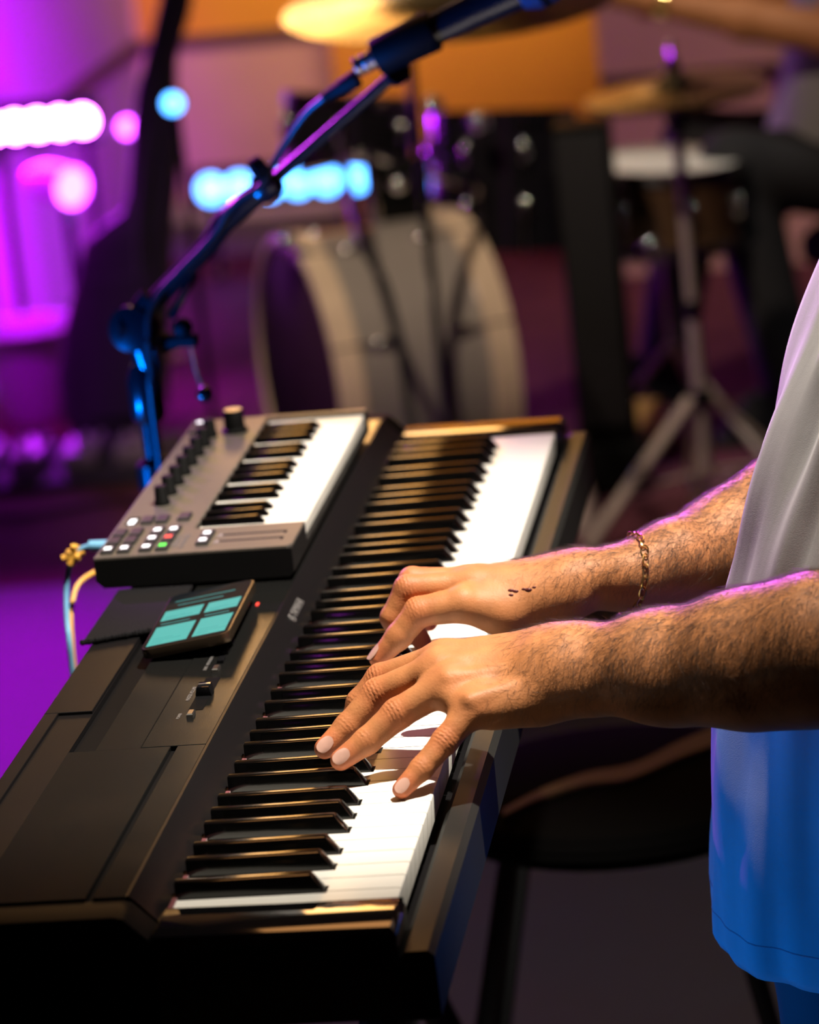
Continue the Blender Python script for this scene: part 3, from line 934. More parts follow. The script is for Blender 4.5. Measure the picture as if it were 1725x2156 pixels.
for k in range(3):
    a = math.radians(35 + 120 * k)
    lg = MB().tube([(MSX, MS_Y, 0.30), (MSX + 0.30 * math.cos(a), MS_Y + 0.30 * math.sin(a), 0.012)], 0.009, 10).build('leg', M['stand'], MST)
    MB().tube([(MSX + 0.29 * math.cos(a), MS_Y + 0.29 * math.sin(a), 0.022), (MSX + 0.32 * math.cos(a), MS_Y + 0.32 * math.sin(a), 0.009)], 0.012, 10).build('rubber_foot', M['rubber'], lg)
# boom
p0, p1, p2, p3 = Vector((-0.4361, 1.3600, 1.0512)), Vector((-0.4056, 1.3600, 1.0781)), Vector((-0.2765, 1.3600, 1.1855)), Vector((-0.1348, 1.3300, 1.2887))
MB().tube([(-0.4155, 1.3600, 1.0681), (-0.3400, 1.3600, 1.1332), (-0.3232, 1.3600, 1.1535), (-0.2970, 1.3600, 1.1728), (-0.2689, 1.3600, 1.1896)], [0.0105, 0.0105, 0.0118, 0.0118, 0.0105], 16).build('boom_sleeve', M['stand'], MST)
MB().tube([(-0.2970, 1.3600, 1.1728), (-0.2686, 1.3600, 1.1919), p3], 0.0062, 14).build('boom_rod', M['stand'], MST)
MB().lathe([(0.0135, 0), (0.0145, 0.004), (0.0145, 0.018), (0.0120, 0.022)], 16, frame((-0.2827, 1.3600, 1.1812), p3 - p2)).build('boom_collar', M['stand'], MST)
MB().tube([(-0.2824, 1.3600, 1.1836), (-0.2855, 1.3500, 1.1961)], 0.004, 8).build('knob_stem', M['stand'], MST)
MB().lathe([(0.006, 0), (0.0125, 0.003), (0.0125, 0.014), (0.006, 0.017)], 14, frame((-0.2854, 1.3400, 1.2040), (0.75, 0.3, 0.35))).build('boom_knob', M['rubber'], MST)
# swivel casting at the top of the pole
piv = Vector((-0.4166, 1.3600, 1.0595))
MB().lathe([(0.010, -0.020), (0.0225, -0.017), (0.0240, -0.006), (0.0240, 0.006), (0.0225, 0.017), (0.010, 0.020)], 20, frame((-0.4235, 1.3560, 1.0560), (-0.15, -0.95, 0.15))).build('swivel', M['stand'], MST)
MB().tube([(-0.4400, 1.3500, 1.0586), (-0.4234, 1.3550, 1.0552)], [0.0165, 0.0175], 16).build('swivel_knob', M['stand'], MST)
MB().tube([(-0.4221, 1.3600, 1.0540), (-0.4175, 1.3600, 1.0327), (-0.4145, 1.3600, 1.0056)], [0.0185, 0.0150, 0.0120], 14).build('swivel_neck', M['stand'], MST)
MB().tube([(-0.4034, 1.3540, 1.0864), (-0.4189, 1.3540, 1.0707)], 0.0120, 12).build('boom_socket', M['stand'], MST)
# strut, cable clip and hanging clamp lever
MB().tube([(-0.3569, 1.3600, 1.1043), (-0.3659, 1.3480, 1.0920), (-0.3835, 1.3480, 1.0654)], 0.0042, 8).build('strut', M['stand'], MST)
MB().tube([(-0.3975, 1.3600, 1.0366), (-0.3818, 1.3560, 1.0402), (-0.3636, 1.3540, 1.0392)], [0.0105, 0.0080, 0.0075], 12).build('clamp_arm', M['rubber'], MST)
MB().ball((-0.3738, 1.3480, 1.0540), 0.0105, 14, 8).build('clamp_ball', M['rubber'], MST)
MB().tube([(-0.3692, 1.3540, 1.0328), (-0.3669, 1.3520, 1.0088), (-0.3626, 1.3500, 0.9933)], 0.0020, 8).build('clamp_lever', M['chrome'], MST)
MB().ball((-0.3598, 1.3500, 0.9843), 0.0088, 14, 8).build('lever_ball', M['gloss'], MST)
# microphone clip, microphone, cable
m0, m1 = Vector((-0.1428, 1.3100, 1.3117)), Vector((0.0023, 1.3100, 1.3655))
ax = (m1 - m0).normalized()
cl = MB()
cl.lathe([(0.0175, 0.0), (0.0185, 0.002), (0.0205, 0.060), (0.0195, 0.062), (0.0165, 0.062), (0.0150, 0.0)], 22, frame(m0 - ax * 0.004, ax), cap=False)
cl.build('mic_clip', M['rubber'], MST)
MB().tube([(-0.1276, 1.3150, 1.2950), (-0.1321, 1.3250, 1.2902), p3], [0.0125, 0.0115, 0.0085], 14).build('clip_joint', M['rubber'], MST)
MIC = thing('microphone', m0, 'black handheld vocal microphone held in the boom stand clip', 'microphone')
MB().lathe([(0.0105, -0.001), (0.0122, 0.004), (0.0140, 0.03), (0.0165, 0.10), (0.0185, 0.142), (0.0200, 0.150)], 24, frame(m0, ax)).build('handle', M['stand'], MIC)
MB().lathe([(0.0205, 0.0), (0.0258, 0.012), (0.0265, 0.020), (0.0262, 0.030), (0.0225, 0.046), (0.0140, 0.056), (0.0005, 0.060)], 24, frame(m0 + ax * 0.147, ax)).build('grille', mat('grille_mesh', (0.05, 0.06, 0.10), 0.45, metal=0.7, bump=0.9, bscale=700), MIC)
MB().lathe([(0.0250, 0.0), (0.0275, 0.002), (0.0275, 0.007), (0.0250, 0.009)], 24, frame(m0 + ax * 0.164, ax), cap=False).build('grille_ring', M['stand'], MIC)
MC = thing('microphone_cable', m0, 'black microphone cable with silver plug running down the boom', 'cable')
MB().lathe([(0.0092, -0.026), (0.0098, -0.024), (0.0098, -0.020), (0.0092, -0.019), (0.0092, -0.017), (0.0098, -0.016), (0.0098, -0.012), (0.0092, -0.011), (0.0096, -0.009), (0.0096, 0.003)], 20, frame(m0, ax)).build('plug_shell', M['nickel'], MC)
bs, be = Vector((-0.1670, 1.3100, 1.2922)), Vector((-0.2020, 1.3150, 1.2755))
MB().tube([bs, bs.lerp(be, 0.45), bs.lerp(be, 0.5), be], [0.0092, 0.0080, 0.0068, 0.0050], 14).build('plug_boot', M['rubber'], MC)
MB().tube(bez([be, (-0.2224, 1.3250, 1.2608), (-0.2440, 1.3350, 1.2367), (-0.2632, 1.3400, 1.2116), (-0.2784, 1.3400, 1.1907), (-0.3005, 1.3420, 1.1788), (-0.3151, 1.3440, 1.1664), (-0.3325, 1.3460, 1.1435), (-0.3689, 1.3460, 1.1119), (-0.3955, 1.3440, 1.0879), (-0.4076, 1.3380, 1.0588), (-0.4101, 1.3400, 1.0099), (-0.4132, 1.3420, 0.9558), (MSX + 0.012, MS_Y - 0.018, 0.5), (MSX + 0.05, MS_Y - 0.1, 0.01)], 8), 0.0034, 10).build('cord', M['cable_b'], MC)

# ================================================================== the pianist
PER = None


def V3(q):
    return np.array(q, np.float64)


def build_arm(lo, hi, fore, thin, tdir, palm, fingers, extra, vox=0.0011):
    F = Field(lo, hi, vox)
    for (a, ra), (b_, rb_), s in zip(fore[:-1], fore[1:], thin):
        F.chain([a, b_], [ra, rb_], 0.02, None, tdir, s)
    for pts, rs, k in palm:
        F.chain(pts, rs, k)
    base = F.D.copy()
    out = F.D
    for pts, rs in fingers:
        G = base.copy()
        # finger built on its own, then melted into the palm
        tmp = np.full_like(base, F.far)
        F.chain(pts, rs, 0.0035, tmp)
        G = smin(base, tmp, 0.009)
        np.minimum(out, G, out=out)
    for pts, rs, k in extra:
        F.chain(pts, rs, k)
    F.D = out
    return F.mesh()


def flush_attr(V, spots):
    a = np.zeros(len(V))
    for c_, r, s in spots:
        d = np.linalg.norm(V - V3(c_), axis=1)
        a = np.maximum(a, s * np.clip(1.3 - d / r, 0, 1))
    return a


# ---- near (left) arm
L_F = [
    # index, middle, ring, little: knuckle, middle joint, end joint, tip
    ([(0.0056, 0.2830, 1.0218), (-0.0429, 0.2960, 1.0056), (-0.0594, 0.2920, 0.9902), (-0.0680, 0.2870, 0.9739)], [0.0115, 0.0104, 0.0090, 0.0072]),
    ([(0.0036, 0.2680, 1.0186), (-0.0419, 0.2720, 1.0020), (-0.0644, 0.2620, 0.9821), (-0.0808, 0.2520, 0.9703)], [0.0122, 0.0110, 0.0094, 0.0075]),
    ([(0.0128, 0.2500, 1.0134), (-0.0255, 0.2440, 0.9952), (-0.0478, 0.2350, 0.9794), (-0.0659, 0.2270, 0.9696)], [0.0120, 0.0109, 0.0093, 0.0075]),
    ([(0.0294, 0.2290, 1.0005), (0.0101, 0.2160, 0.9826), (-0.0065, 0.2040, 0.9677), (-0.0204, 0.1945, 0.9567)], [0.0108, 0.0092, 0.0080, 0.0066]),
    # thumb tucked behind
    ([(0.0665, 0.2900, 1.0139), (0.0207, 0.3250, 0.9968), (-0.0060, 0.3350, 0.9827), (-0.0242, 0.3350, 0.9738)], [0.0140, 0.0115, 0.0100, 0.0080]),
]
L_palm = [
    ([(0.0056, 0.2830, 1.0218), (0.0829, 0.2850, 1.0231)], [0.0112, 0.0150], 0.014),
    ([(0.0033, 0.2700, 1.0180), (0.0849, 0.2750, 1.0174)], [0.0118, 0.0160], 0.014),
    ([(0.0123, 0.2530, 1.0124), (0.0854, 0.2620, 1.0111)], [0.0115, 0.0160], 0.014),
    ([(0.0288, 0.2330, 0.9992), (0.0840, 0.2480, 1.0019)], [0.0110, 0.0165], 0.014),
    ([(0.0431, 0.2380, 0.9974), (0.0720, 0.2460, 0.9957)], [0.0145, 0.0145], 0.012),
    ([(0.0205, 0.2700, 1.0057), (0.0676, 0.2720, 1.0090)], [0.0150, 0.0160], 0.014),
    ([(0.0153, 0.2400, 1.0040), (0.0333, 0.2420, 1.0036)], [0.0105, 0.0120], 0.010),
    ([(0.0004, 0.2620, 1.0138), (0.0155, 0.2620, 1.0139)], [0.0100, 0.0115], 0.010),
]
L_fore = [((0.0840, 0.2620, 1.0136), 0.0300), ((0.1011, 0.2580, 1.0155), 0.0305), ((0.1632, 0.2430, 1.0177), 0.0385), ((0.2229, 0.2280, 1.0241), 0.0460), ((0.2703, 0.2150, 1.0319), 0.0490), ((0.375, 0.190, KZ + 0.090), 0.0460)]
L_extra = []


def creases(Vs, pts, rs, ndir, at, width, amp=0.00042, period=0.0027):
    """fine folds of skin across the back of a finger joint"""
    j = V3(pts[at])
    a = V3(pts[at + 1]) - V3(pts[at - 1])
    a /= np.linalg.norm(a)
    d = V3(ndir)
    d = d - a * (d @ a)
    d /= np.linalg.norm(d)
    t = np.cross(a, d)
    q = Vs - j
    sa, sd, st = q @ a, q @ d, q @ t
    r = rs[at]
    wdw = np.exp(-(sa / width) ** 2) * np.clip(sd / r, 0, 1) * (np.abs(st) < 1.6 * r) * (np.linalg.norm(q, axis=1) < 2.2 * r + width)
    ph = sa + 0.0012 * np.cos(st / r * 1.6) + 0.0003 * np.sin(st * 1500 + at)
    Vs += d * (amp * wdw * (np.sin(ph * 2 * math.pi / period) - 0.2))[:, None]


# tendons over the back of the hand
DL = Vector((0.10, -0.74, 0.66)).normalized()
for a_, b_ in (((0.0117, 0.2500, 1.0128), (0.0688, 0.2620, 1.0122)), ((0.0045, 0.2680, 1.0179), (0.0683, 0.2740, 1.0174)), ((0.0278, 0.2300, 1.0024), (0.0692, 0.2500, 1.0049))):
    L_extra.append(([tuple(Vector(a_) + DL * 0.0095), tuple(Vector(b_) + DL * 0.0125)], [0.0034, 0.0024], 0.006))
VL, QL = build_arm((-0.125, 0.135, KZ - 0.02), (0.41, 0.385, KZ + 0.19), L_fore, [0.72, 0.76, 0.86, 0.95, 1.0], (0.45, -0.55, 0.7), L_palm, L_F, L_extra)

# ---- far (right) arm
R_F = [
    ([(0.0263, 0.4780, 0.9945), (-0.0026, 0.4700, 1.0056), (-0.0361, 0.4660, 1.0030), (-0.0527, 0.4620, 0.9858), (-0.0694, 0.4580, 0.9708)], [0.0165, 0.0140, 0.0112, 0.0098, 0.0072]),
    ([(0.0031, 0.4920, 1.0137), (-0.0456, 0.4840, 1.0170), (-0.0590, 0.4800, 0.9958), (-0.0561, 0.4860, 0.9748)], [0.0115, 0.0100, 0.0088, 0.0072]),
    ([(-0.0011, 0.5120, 1.0103), (-0.0449, 0.5080, 1.0160), (-0.0542, 0.5080, 0.9907), (-0.0435, 0.5140, 0.9652)], [0.0115, 0.0102, 0.0088, 0.0075]),
    ([(0.0018, 0.5320, 1.0057), (-0.0397, 0.5320, 1.0086), (-0.0510, 0.5320, 0.9852), (-0.0523, 0.5400, 0.9674)], [0.0112, 0.0096, 0.0084, 0.0070]),
    ([(0.0104, 0.5500, 0.9983), (-0.0237, 0.5550, 0.9976), (-0.0358, 0.5560, 0.9788), (-0.0425, 0.5600, 0.9656)], [0.0100, 0.0084, 0.0074, 0.0062]),
]
R_palm = [
    ([(0.0029, 0.4940, 1.0131), (0.0837, 0.5000, 1.0096)], [0.0120, 0.0165], 0.014),
    ([(-0.0011, 0.5120, 1.0103), (0.0832, 0.5080, 1.0099)], [0.0120, 0.0165], 0.014),
    ([(0.0018, 0.5320, 1.0050), (0.0822, 0.5180, 1.0082)], [0.0115, 0.0160], 0.014),
    ([(0.0103, 0.5500, 0.9976), (0.0814, 0.5260, 1.0059)], [0.0110, 0.0160], 0.014),
    ([(0.0082, 0.4880, 1.0058), (0.0690, 0.4940, 1.0018)], [0.0150, 0.0175], 0.016),
    ([(0.0260, 0.4800, 0.9939), (0.0726, 0.4940, 1.0016)], [0.0165, 0.0175], 0.016),
]
R_fore = [((0.0813, 0.5050, 1.0072), 0.0270), ((0.1207, 0.5120, 1.0062), 0.0272), ((0.1578, 0.5350, 1.0102), 0.0335), ((0.1986, 0.5700, 1.0126), 0.0395), ((0.285, 0.625, KZ + 0.105), 0.044), ((0.375, 0.675, KZ + 0.13), 0.044)]
VR, QR = build_arm((-0.12, 0.395, KZ - 0.02), (0.42, 0.735, KZ + 0.22), R_fore, [0.80, 0.82, 0.88, 0.95, 1.0], (0.0, 0.45, 0.9), R_palm, R_F, [])
for pts, rs in L_F[:4]:
    creases(VL, pts, rs, (0.0, -0.72, 0.60), 1, 0.0060)
    creases(VL, pts, rs, (0.0, -0.72, 0.60), 2, 0.0032, 0.00028)
creases(VR, *R_F[0], (-0.2, -0.62, 0.75), 2, 0.0060)
creases(VR, *R_F[1], (-0.4, -0.5, 0.75), 1, 0.0060)

# ---- head, neck and upper arms (out of frame, and under the shirt)
SH_L, SH_R = (0.445, 0.285, KZ + 0.43), (0.445, 0.655, KZ + 0.43)
NB = Field((0.15, 0.12, KZ - 0.15), (0.70, 0.80, KZ + 0.90), 0.006)
for e_, s_ in (((0.375, 0.190, KZ + 0.090), SH_L), ((0.375, 0.675, KZ + 0.13), SH_R)):
    NB.chain([e_, s_], [0.045, 0.046], 0.02)
NB.chain([SH_L, (0.445, 0.47, KZ + 0.44), SH_R], [0.042, 0.06, 0.042], 0.03)
NB.chain([(0.365, 0.47, KZ - 0.08), (0.43, 0.47, KZ + 0.34)], [0.095, 0.105], 0.04)
NB.chain([(0.445, 0.47, KZ + 0.46), (0.480, 0.47, KZ + 0.60)], [0.060, 0.055], 0.03)
NB.chain([(0.485, 0.47, KZ + 0.72), (0.475, 0.47, KZ + 0.62)], [0.098, 0.064], 0.03)
NB.chain([(0.388, 0.47, KZ + 0.700), (0.368, 0.47, KZ + 0.668)], [0.010, 0.017], 0.012)
NB.chain([(0.392, 0.455, KZ + 0.622), (0.392, 0.485, KZ + 0.622)], [0.012, 0.012], 0.010)
for yy in (0.368, 0.572):
    NB.chain([(0.495, yy, KZ + 0.72), (0.490, yy, KZ + 0.67)], [0.016, 0.010], 0.006)
VB, QB = NB.mesh()
V = np.concatenate([VL, VR, VB])
Q = np.concatenate([QL, QR + len(VL), QB + len(VL) + len(VR)])
spots = []
for pts, rs in L_F[:4] + R_F:
    spots += [(pts[-1], 0.016, 0.9), (pts[-3], 0.015, 0.65), (pts[-2], 0.012, 0.45), (pts[0], 0.016, 0.3)]
ORG = (0.38, 0.47, 0.0)
PER = np_object('person', V, Q, M['skin'], None, ORG, flush_attr(V, spots))
PER.location = ORG
tag(PER, 'pianist in a white t-shirt playing the stage piano with both bare hands', 'person')

# nails
def nail(pts, r, ndir, ln, wd, back=0.0):
    tip, dip = Vector(pts[-1]), Vector(pts[-2])
    a = (tip - dip).normalized()
    d = Vector(ndir)
    d = (d - a * d.dot(a)).normalized()
    c_ = tip - a * 0.0012 + d * (r * 1.02)
    T = frame(c_, (d + a * 0.12).normalized(), a)
    m_ = MB()
    rings_ = []
    for j in range(6):
        t = j / 5
        row = []
        for i in range(9):
            s = -1 + 2 * i / 8
            wdt = wd * (0.62 + 0.38 * math.sin(math.pi * (0.12 + 0.72 * t)))
            x = ln * (t - 0.5) + 0.0018 * (1 - s * s) * (2 * t - 1)
            row.append(T @ Vector((x, wdt * s, r * 0.32 * (math.sqrt(max(0, 1 - (0.85 * s) ** 2)) - 1 + 0.10))))
        rings_.append(row)
    p_ = [q for row in rings_ for q in row]
    fs_ = [(j * 9 + i, j * 9 + i + 1, (j + 1) * 9 + i + 1, (j + 1) * 9 + i) for j in range(5) for i in range(8)]
    k_ = len(p_)
    dn = (d + a * 0.12).normalized() * 0.0012
    p2 = [q - dn for q in p_]
    fs_ += [tuple(k_ + i for i in reversed(f)) for f in fs_]
    m_.add(p_ + p2, fs_)
    m_.build('fingernail', M['nail'], PER, origin=ORG)


ND = (0.0, -0.80, 0.50)
nail(L_F[3][0], 0.0066, ND, 0.0086, 0.0043)
nail(L_F[2][0], 0.0075, ND, 0.0098, 0.0049)
nail(L_F[1][0], 0.0075, ND, 0.0098, 0.0049)
nail(R_F[0][0], 0.0072, (-0.8, -0.35, 0.5), 0.0105, 0.0050)

# scab on the back of the far hand
def surf_point(Vs, q, view=(0.14, -0.96, 0.25)):
    """surface point nearest the camera-side along the line through q"""
    v = V3(view)
    v = v / np.linalg.norm(v)
    d = Vs - V3(q)
    al = d @ v
    pe = np.linalg.norm(d - al[:, None] * v, axis=1)
    k_ = np.where(pe < 0.0022)[0]
    return Vs[k_[np.argmax(al[k_])]] if len(k_) else V3(q)


sc_ = MB()
for px in ((0.0400, 0.5000, 1.0080), (0.0428, 0.5000, 1.0071), (0.0466, 0.5000, 1.0084), (0.0326, 0.5000, 1.0070), (0.0298, 0.5000, 1.0080), (0.0302, 0.5000, 1.0042)):
    q = surf_point(VR, px)
    sc_.ball(tuple(q), RND.uniform(0.0009, 0.0022), 8, 5, squash=(1.5, 0.6, 0.8))
sc_.build('scab', M['scab'], PER, origin=ORG)


# arm hair
def hairs(name, Vs, Qs, axis_pts, xr, count, seed, ln, lie):
    rg = np.random.RandomState(seed)
    c4 = Vs[Qs]
    cen = c4.mean(1)
    nr = np.cross(c4[:, 2] - c4[:, 0], c4[:, 3] - c4[:, 1])
    nr /= np.maximum(1e-12, np.linalg.norm(nr, axis=1))[:, None]
    a, b_ = V3(axis_pts[0]), V3(axis_pts[1])
    ax_ = (b_ - a) / np.linalg.norm(b_ - a)
    t = (cen - a) @ ax_ / np.linalg.norm(b_ - a)
    # only the outer/upper side, thinning out towards the hand
    ok = (t > xr[0]) & (t < xr[1]) & ((nr[:, 2] > -0.35))
    ids = np.where(ok)[0]
    wgt = np.clip((t[ids] - xr[0]) / 0.45, 0.03, 1) * np.clip(nr[ids, 2] + 0.6, 0.15, 1)
    ids = rg.choice(ids, count, p=wgt / wgt.sum())
    P_, N_ = cen[ids], nr[ids]
    vv, ff = [], []
    for i in range(count):
        n_ = N_[i]
        d0 = V3(lie) + rg.normal(0, 0.42, 3)
        d0 -= n_ * (d0 @ n_)
        d0 /= max(1e-9, np.linalg.norm(d0))
        L_ = ln * rg.uniform(0.5, 1.3)
        sd = np.cross(d0, n_)
        cu = rg.normal(0, 0.35)
        w_ = rg.uniform(0.00005, 0.00009)
        k_ = len(vv)
        for j in range(4):
            s = j / 3
            q = P_[i] + d0 * (L_ * s) + n_ * (L_ * (0.30 * s - 0.16 * s * s)) + sd * (cu * L_ * s * s) - n_ * 0.0002
            ww = w_ * (1 - 0.75 * s)
            vv.append(q + sd * ww)
            vv.append(q - sd * ww)
            vv.append(q + n_ * ww * 1.4)
        for j in range(3):
            o_ = k_ + 3 * j
            ff += [(o_, o_ + 1, o_ + 4, o_ + 3), (o_ + 1, o_ + 2, o_ + 5, o_ + 4), (o_ + 2, o_, o_ + 3, o_ + 5)]
    ob = np_object(name, np.array(vv), np.array(ff), M['hair'], PER, ORG)
    ob['kind'] = 'stuff'
    return ob


hairs('arm_hair', VL, QL, ((0.0290, 0.2620, 1.0147), (0.2703, 0.2150, 1.0319)), (0.05, 1.15), 12000, 3, 0.0130, (-0.35, -0.25, -0.75))
hairs('arm_hair', VR, QR, ((0.0178, 0.5050, 1.0096), (0.2184, 0.5850, 1.0147)), (0.02, 1.15), 11000, 4, 0.0120, (-0.45, -0.25, -0.5))

# shirt: lofted torso with folds, sleeves, hem seam
def torso_ring(z, xf, depth, yc, hb, seg, seed_amp):
    ring_ = []
    for i in range(seg):
        a = 2 * math.pi * i / seg
        ca, sa = math.cos(a), math.sin(a)
        e = 2.4
        x = abs(ca) ** (2 / e) * (1 if ca > 0 else -1)
        y = abs(sa) ** (2 / e) * (1 if sa > 0 else -1)
        fold = seed_amp * (math.sin(7 * a + 9 * z) * 0.5 + math.sin(13 * a - 17 * z + 1.3) * 0.3 + math.sin(5 * a + 31 * z) * 0.35 + math.sin(23 * a + 6 * z) * 0.22)
        ring_.append(Vector((xf + depth / 2 + (depth / 2 + fold) * x, yc + (hb + fold) * y, z)))
    return ring_


zs = [(-0.200, 0.172, 0.268, 0.460, 0.170), (-0.192, 0.168, 0.274, 0.460, 0.173), (-0.17, 0.168, 0.274, 0.460, 0.173), (-0.12, 0.172, 0.270, 0.460, 0.172), (-0.07, 0.177, 0.265, 0.460, 0.172), (0.0, 0.186, 0.262, 0.462, 0.172),
      (0.07, 0.203, 0.256, 0.465, 0.172), (0.14, 0.230, 0.245, 0.467, 0.172), (0.22, 0.262, 0.24, 0.47, 0.178), (0.30, 0.294, 0.235, 0.47, 0.182), (0.38, 0.325, 0.215, 0.47, 0.184), (0.44, 0.355, 0.175, 0.47, 0.172), (0.49, 0.378, 0.125, 0.47, 0.11), (0.505, 0.385, 0.115, 0.47, 0.075)]
rings = []
fz = [z for z, *_ in zs]
for j in range(90):
    z = -0.200 + (0.505 + 0.200) * j / 89
    k_ = max(i for i in range(len(zs)) if zs[i][0] <= z + 1e-9)
    k_ = min(k_, len(zs) - 2)
    t = (z - zs[k_][0]) / (zs[k_ + 1][0] - zs[k_][0])
    q = [zs[k_][c_] * (1 - t) + zs[k_ + 1][c_] * t for c_ in range(5)]
    rings.append(torso_ring(KZ + q[0], q[1], q[2], q[3], q[4], 120, 0.0055 + 0.004 * max(0, min(1, (q[0] - 0.02) / 0.1))))
sh = MB().loft(rings, cap=False)
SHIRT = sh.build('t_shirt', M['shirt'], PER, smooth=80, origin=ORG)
md = SHIRT.modifiers.new('thickness', 'SOLIDIFY')
md.thickness = 0.0022
md.offset = 1
# hem seam and sleeves
hem = torso_ring(KZ - 0.172, 0.1662, 0.2776, 0.460, 0.1748, 120, 0.0055)
MB().tube(hem + [hem[0]], 0.0008, 6, False).build('hem_seam', M['stitch'], SHIRT, origin=ORG)
for s_, e_ in ((SH_L, (0.375, 0.190, KZ + 0.090)), (SH_R, (0.375, 0.675, KZ + 0.13))):
    s_, e_ = Vector(s_), Vector(e_)
    pts = [s_.lerp(e_, t) for t in (-0.20, -0.12, 0.1, 0.3, 0.48, 0.56)]
    sl = MB().tube(pts, [0.035, 0.066, 0.076, 0.078, 0.076, 0.075], 28, False).build('sleeve', M['shirt'], SHIRT, smooth=80, origin=ORG)
    md = sl.modifiers.new('thickness', 'SOLIDIFY')
    md.thickness = 0.002
# trousers
tr = Field((0.10, 0.25, 0.05), (0.50, 0.68, KZ - 0.10), 0.008)
tr.chain([(0.305, 0.42, KZ - 0.15), (0.305, 0.49, KZ - 0.15)], [0.105, 0.105], 0.03)
for yy in (0.385, 0.525):
    tr.chain([(0.300, yy, KZ - 0.20), (0.300, yy, 0.50), (0.32, yy, 0.13)], [0.088, 0.078, 0.068], 0.03)
Vt, Qt = tr.mesh()
np_object('trousers', Vt, Qt, M['trousers'], PER, ORG)
for yy in (0.375, 0.545):
    MB().loft([[Vector((0.27 + (0.135 - 0.02 * j) * math.cos(a) - 0.015 * j, yy + (0.048 - 0.006 * j) * math.sin(a), 0.0 + 0.03 * j)) for a in np.linspace(0, 2 * math.pi, 20, endpoint=False)] for j in range(4)]).build('shoe', M['trousers'], PER, origin=ORG)
# hair cap
MB().ball((0.502, 0.47, KZ + 0.748), 0.104, 24, 14, squash=(0.98, 0.96, 0.86)).build('hair', M['headhair'], PER, origin=ORG)
for yy in (0.436, 0.504):
    MB().ball((0.4055, yy, KZ + 0.702), 0.012, 12, 8).build('eye', M['head_w'], PER, origin=ORG)

# bracelet on the far wrist: oval links round the wrist
wc = V3((0.1223, 0.5140, 1.0055))
wa = V3((0.1578, 0.5350, 1.0102)) - V3((0.0813, 0.5050, 1.0072))
wa /= np.linalg.norm(wa)
wa = wa + V3((0.10, 0.0, -0.30))
wa /= np.linalg.norm(wa)
BR = bpy.data.objects.new('bracelet', None)
COL.objects.link(BR)
BR.parent = PER
BR['label'] = 'gold chain bracelet'
e1 = np.cross(wa, V3((0, 0, 1)))
e1 /= np.linalg.norm(e1)
e2 = np.cross(wa, e1)
sl_ = np.abs((VR - wc) @ wa) < 0.0016
ringp = VR[sl_]
ang = np.arctan2((ringp - wc) @ e2, (ringp - wc) @ e1)
rad = np.sqrt(((ringp - wc) @ e1) ** 2 + ((ringp - wc) @ e2) ** 2)
NL = 26
cs = []
for i in range(NL):
    a = 2 * math.pi * i / NL
    dd = np.abs((ang - a + math.pi) % (2 * math.pi) - math.pi)
    r = np.median(rad[dd < 0.12]) + 0.0018
    cs.append(wc + (e1 * math.cos(a) + e2 * math.sin(a)) * r)
for i in range(NL):
    a_, b_ = cs[i], cs[(i + 1) % NL]
    t = b_ - a_
    L_ = np.linalg.norm(t)
    t /= L_
    o_ = (a_ + b_) / 2 - wc
    o_ -= t * (o_ @ t)
    o_ /= np.linalg.norm(o_)
    s_ = np.cross(t, o_)
    tw = 0.55 if i % 2 else -0.55
    s2 = s_ * math.cos(tw) + o_ * math.sin(tw)
    mid = (a_ + b_) / 2
    lw = 0.0030 if (i % 4) else 0.0024
    lp = [Vector(mid + t * (L_ * 0.66 * math.cos(q)) + s2 * (lw * math.sin(q))) for q in np.linspace(0, 2 * math.pi, 15)]
    MB().tube(lp, 0.00062, 6, False).build('link', M['gold'], BR, origin=ORG)

# ================================================================== drum kit
def drum(t, c0, axis, r, depth, shell, head_top, head_bot, hoop, nl, xdir=(1, 0, 0), lug='chrome', hoop_w=0.018, split=False):
    """c0: centre of the top/front head, axis: pointing out of that head"""
    ax_ = Vector(axis).normalized()
    T = frame(c0, ax_, xdir)
    MB().lathe([(r, -depth), (r, 0.0)], 40, T, cap=False).build('shell', M[shell], t, smooth=60)
    MB().lathe([(r * 0.985, -0.001), (r * 0.97, 0.004), (0.002, 0.004)], 40, T, cap=False).build('head', M[head_top], t, smooth=60)
    T2 = T @ Matrix.Translation((0, 0, -depth))
    MB().lathe([(r * 0.985, 0.001), (r * 0.97, -0.004), (0.002, -0.004)], 40, T2, cap=False).build('head', M[head_bot], t, smooth=60)
    for z in (0.004, -depth - 0.004):
        s = 1 if z > 0 else -1
        MB().lathe([(r * 1.005, z - s * hoop_w), (r * 1.035, z - s * hoop_w), (r * 1.035, z + s * 0.006), (r * 0.99, z + s * 0.006), (r * 1.005, z - s * hoop_w)], 40, T, cap=False).build('hoop', M[hoop], t, smooth=40)
    for k in range(nl):
        a = 2 * math.pi * (k + 0.5) / nl
        ca, sa = math.cos(a), math.sin(a)
        for zc in ((-depth * 0.28, -depth * 0.72) if depth > 0.2 or split else (-depth * 0.5,)):
            q = MB()
            q.ball(T @ Vector((ca * (r + 0.006), sa * (r + 0.006), zc)), 0.012, 10, 8, T=T.to_3x3().to_4x4(), squash=(0.8, 0.8, 2.0))
            q.build('lug', M[lug], t)
        MB().tube([T @ Vector((ca * r * 1.03, sa * r * 1.03, 0.010)), T @ Vector((ca * r * 1.03, sa * r * 1.03, -depth * 0.3))], 0.003, 6).build('tension_rod', M['chrome'], t)
        MB().tube([T @ Vector((ca * r * 1.03, sa * r * 1.03, -depth - 0.010)), T @ Vector((ca * r * 1.03, sa * r * 1.03, -depth * 0.7))], 0.003, 6).build('tension_rod', M['chrome'], t)


